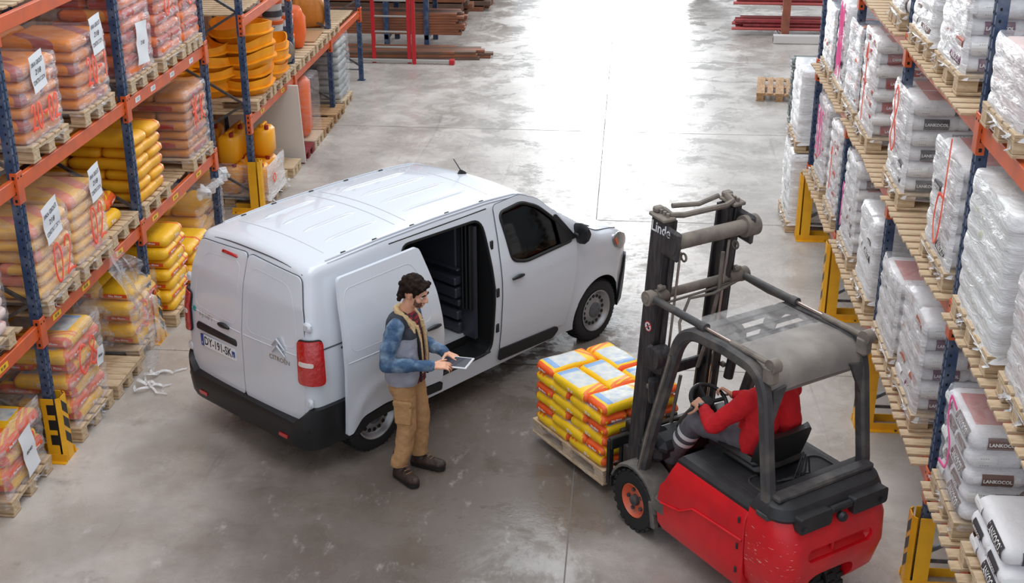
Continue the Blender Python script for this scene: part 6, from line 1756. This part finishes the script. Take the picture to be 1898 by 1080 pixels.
for s in (-1, 1):
    for z, x0, y0 in ((1.515, -.075, .052), (1.50, -.02, .085), (1.47, .055, .082), (1.43, .10, .060)):
        pass
    chain(t, [Q(-.075, s*.01, 1.535), Q(-.04, s*.075, 1.53), Q(.03, s*.092, 1.49), Q(.085, s*.085, 1.43), Q(.105, s*.105, 1.375)], [.026, .028, .030, .028, .016])
    chain(t, [Q(.08, s*.06, 1.44), Q(.125, s*.055, 1.37)], [.022, .02])
blob(t, 'fleece_collar', SHER, .008, 3, .004, 50, vb)
q = M()
for s in (-1, 1): q.tube([Q(.115, s*.062, 1.42), Q(.140, s*.060, 1.30), Q(.152, s*.062, 1.15), Q(.150, s*.060, 1.0)], [.018, .018, .016, .014], 8, flat=1.)
q.build('fleece_lining', SHER, vb, 60)
q = M()
for s in (-1, 1): q.tube([Q(.112, s*.085, 1.40), Q(.142, s*.084, 1.28), Q(.152, s*.088, 1.12), Q(.146, s*.085, .93)], .011, 8)
q.build('vest_zip', BLACKP, vb, 60)
DEN = mat('blue_denim', (62, 90, 122), .85, 0, (150, 172, 194), 9, .9, .5, 40, lo=.45, hi=.72)
t = M()
chain(t, [RS+V((.0, .02, .01)), (RS+RE)/2+V((-.012, -.012, 0)), RE, (RE+rW)/2, rW-(rW-RE).normalized()*.025], [.078, .072, .064, .056, .047])
blob(t, 'denim_sleeve', DEN, .009, 4, .011, 13, man, None, 2)
t = M(); chain(t, [LS+V((0, -.02, .01)), (LS+LE)/2, LE, (LE+lW)/2, lW-(lW-LE).normalized()*.025], [.078, .070, .062, .055, .047])
blob(t, 'denim_sleeve', DEN, .009, 4, .011, 13, man, None, 5)
# tablet held in his hands
tb = M(); tb.box((0, 0, 0), (.27, .19, .012), 0, ch=.004); tb.box((0, 0, .0066), (.235, .16, .001), 1)
c_, s2 = cos(MH), sin(MH); tp = Q(.425, -.015, 1.108)
TABS = mat('tablet_screen', (44, 40, 54), .12, coat=.5)
to = thing('tablet', 'thin silver tablet held flat in the hands of the standing person', 'tablet', (MX+c_*tp.x-s2*tp.y, MY+s2*tp.x+c_*tp.y, tp.z), MH, None, tb.mesh('tablet', [mat('silver_tablet', (214, 214, 218), .3, .3), TABS], 0)); to.rotation_euler = (radians(3), radians(-4), MH+radians(-6))

# --- the driver on the forklift
drv = thing('person', 'seated person in red sweatshirt and grey trousers driving the forklift', 'person', (FX, FY, 0), FTH)
HC2 = V((-.83, .01, 1.715)); HR2 = rotm('Z', -8) @ rotm('Y', 12)
lW2 = V((-.435, .225, 1.225)); rW2 = V((-.385, -.115, 1.215)); lw2, rw2 = swp(radians(345)), swp(radians(218))
b = M(); head(b, HC2, HR2, 1.0); chain(b, [V((-.95, 0, 1.50)), V((-.87, 0, 1.63))], [.058, .055])
for s in (-1, 1): chain(b, [V((-.93, 0, 1.42)), V((-.92, s*.15, 1.46))], [.055, .04]); chain(b, [V((-.92, s*.05, 1.42)), V((-.88, s*.06, 1.12))], [.06, .06])
L2 = [V((-.86, .11, 1.125)), V((-.34, .21, 1.05)), V((-.09, .22, .62))]; R2 = [V((-.86, -.11, 1.125)), V((-.38, -.17, 1.05)), V((-.12, -.18, .62))]
for l_ in (L2, R2): chain(b, l_, [.078, .052, .042])
S1, E1 = V((-.90, .205, 1.48)), V((-.66, .315, 1.20)); S2, E2 = V((-.90, -.205, 1.48)), V((-.62, -.25, 1.24))
chain(b, [S1, E1, lW2], [.04, .036, .030]); chain(b, [S2, E2, rW2], [.04, .036, .030])
hand(b, lW2, (lw2-lW2+V((0, 0, .03))), (.35, .45, .82), -1, (.75, 1.0, .7), 1.0, (.5, .5))
hand(b, rW2, (rw2-rW2+V((0, 0, .035))), (.30, -.35, .88), 1, (.75, 1.0, .7), 1.0, (.5, .5))
sk2 = blob(b, 'body', SKIN, .0066, 3, 0, parent=drv); face_bits(sk2, HC2, HR2)
h = M(); hp2 = lambda x, y, z: HC2+HR2 @ V((x, y, z)); ell(h, hp2(-.022, 0, .040), (.100, .082, .080), HR2); ell(h, hp2(-.065, 0, -.01), (.045, .068, .06), HR2); blob(h, 'hair', HAIR, .008, 3, .003, 46, sk2)
RSW = mat('red_sweatshirt', (214, 24, 34), .85, 0, (190, 20, 32), 7, .7, .2, 50)
t = M()
for s, S0, E0, W0 in ((1, S1, E1, lW2), (-1, S2, E2, rW2)):
    chain(t, [S0, (S0+E0)/2, E0, (E0+W0)/2, W0-(W0-E0).normalized()*.035], [.082, .074, .068, .058, .048])
    chain(t, [V((-.95, s*.10, 1.46)), V((-.96, s*.115, 1.28)), V((-.90, s*.11, 1.12))], [.108, .125, .125])
    chain(t, [V((-.94, s*.06, 1.52)), S0], [.085, .078]); chain(t, [V((-.86, s*.09, 1.40)), V((-.80, s*.09, 1.16))], [.075, .085])
chain(t, [V((-.89, 0, 1.585)), V((-.95, 0, 1.48))], [.070, .09])
blob(t, 'sweatshirt', RSW, .010, 5, .011, 11, drv, None, 4)
GTR = mat('grey_work_trousers', (104, 100, 106), .8, 0, (84, 80, 88), 8, .7, .3, 40)
t = M()
for l_ in (L2, R2): chain(t, [l_[0], (l_[0]+l_[1])/2, l_[1], (l_[1]+l_[2])/2, l_[2]+V((0, 0, .02))], [.108, .098, .088, .082, .080])
chain(t, [V((-.88, -.08, 1.13)), V((-.88, .08, 1.13))], [.11, .11])
g2 = blob(t, 'trousers', GTR, .010, 5, .010, 11, drv, [((0, 0, .565), (0, 0, -1))], 6)
RB = mat('reflective_white_band', (236, 236, 236), .5)
for l_ in (L2, R2):
    for tt in (.24, .42):
        p0 = l_[1].lerp(l_[2], tt); d_ = (l_[2]-l_[1]).normalized(); q = M(); q.cyl(p0-d_*.024, p0+d_*.024, .094, .091, 24, 0, False); q.build('reflective_band', RB, g2, 60)
for l_ in (L2, R2): boot(drv, V((l_[2].x+.0, l_[2].y, .555)), V((l_[2].x+.20, l_[2].y, .555)), 'boot', BOOT, SOLE)
q = M(); d_ = (lW2-E1).normalized(); q.cyl(lW2-d_*.012, lW2+d_*.012, .036, n=18); q.box(lW2+V((0, .02, .034)), (.034, .034, .014), 1, ch=.004); q.build('wristwatch', [BLACKP, GREY], drv, 30)

place_bags(300)
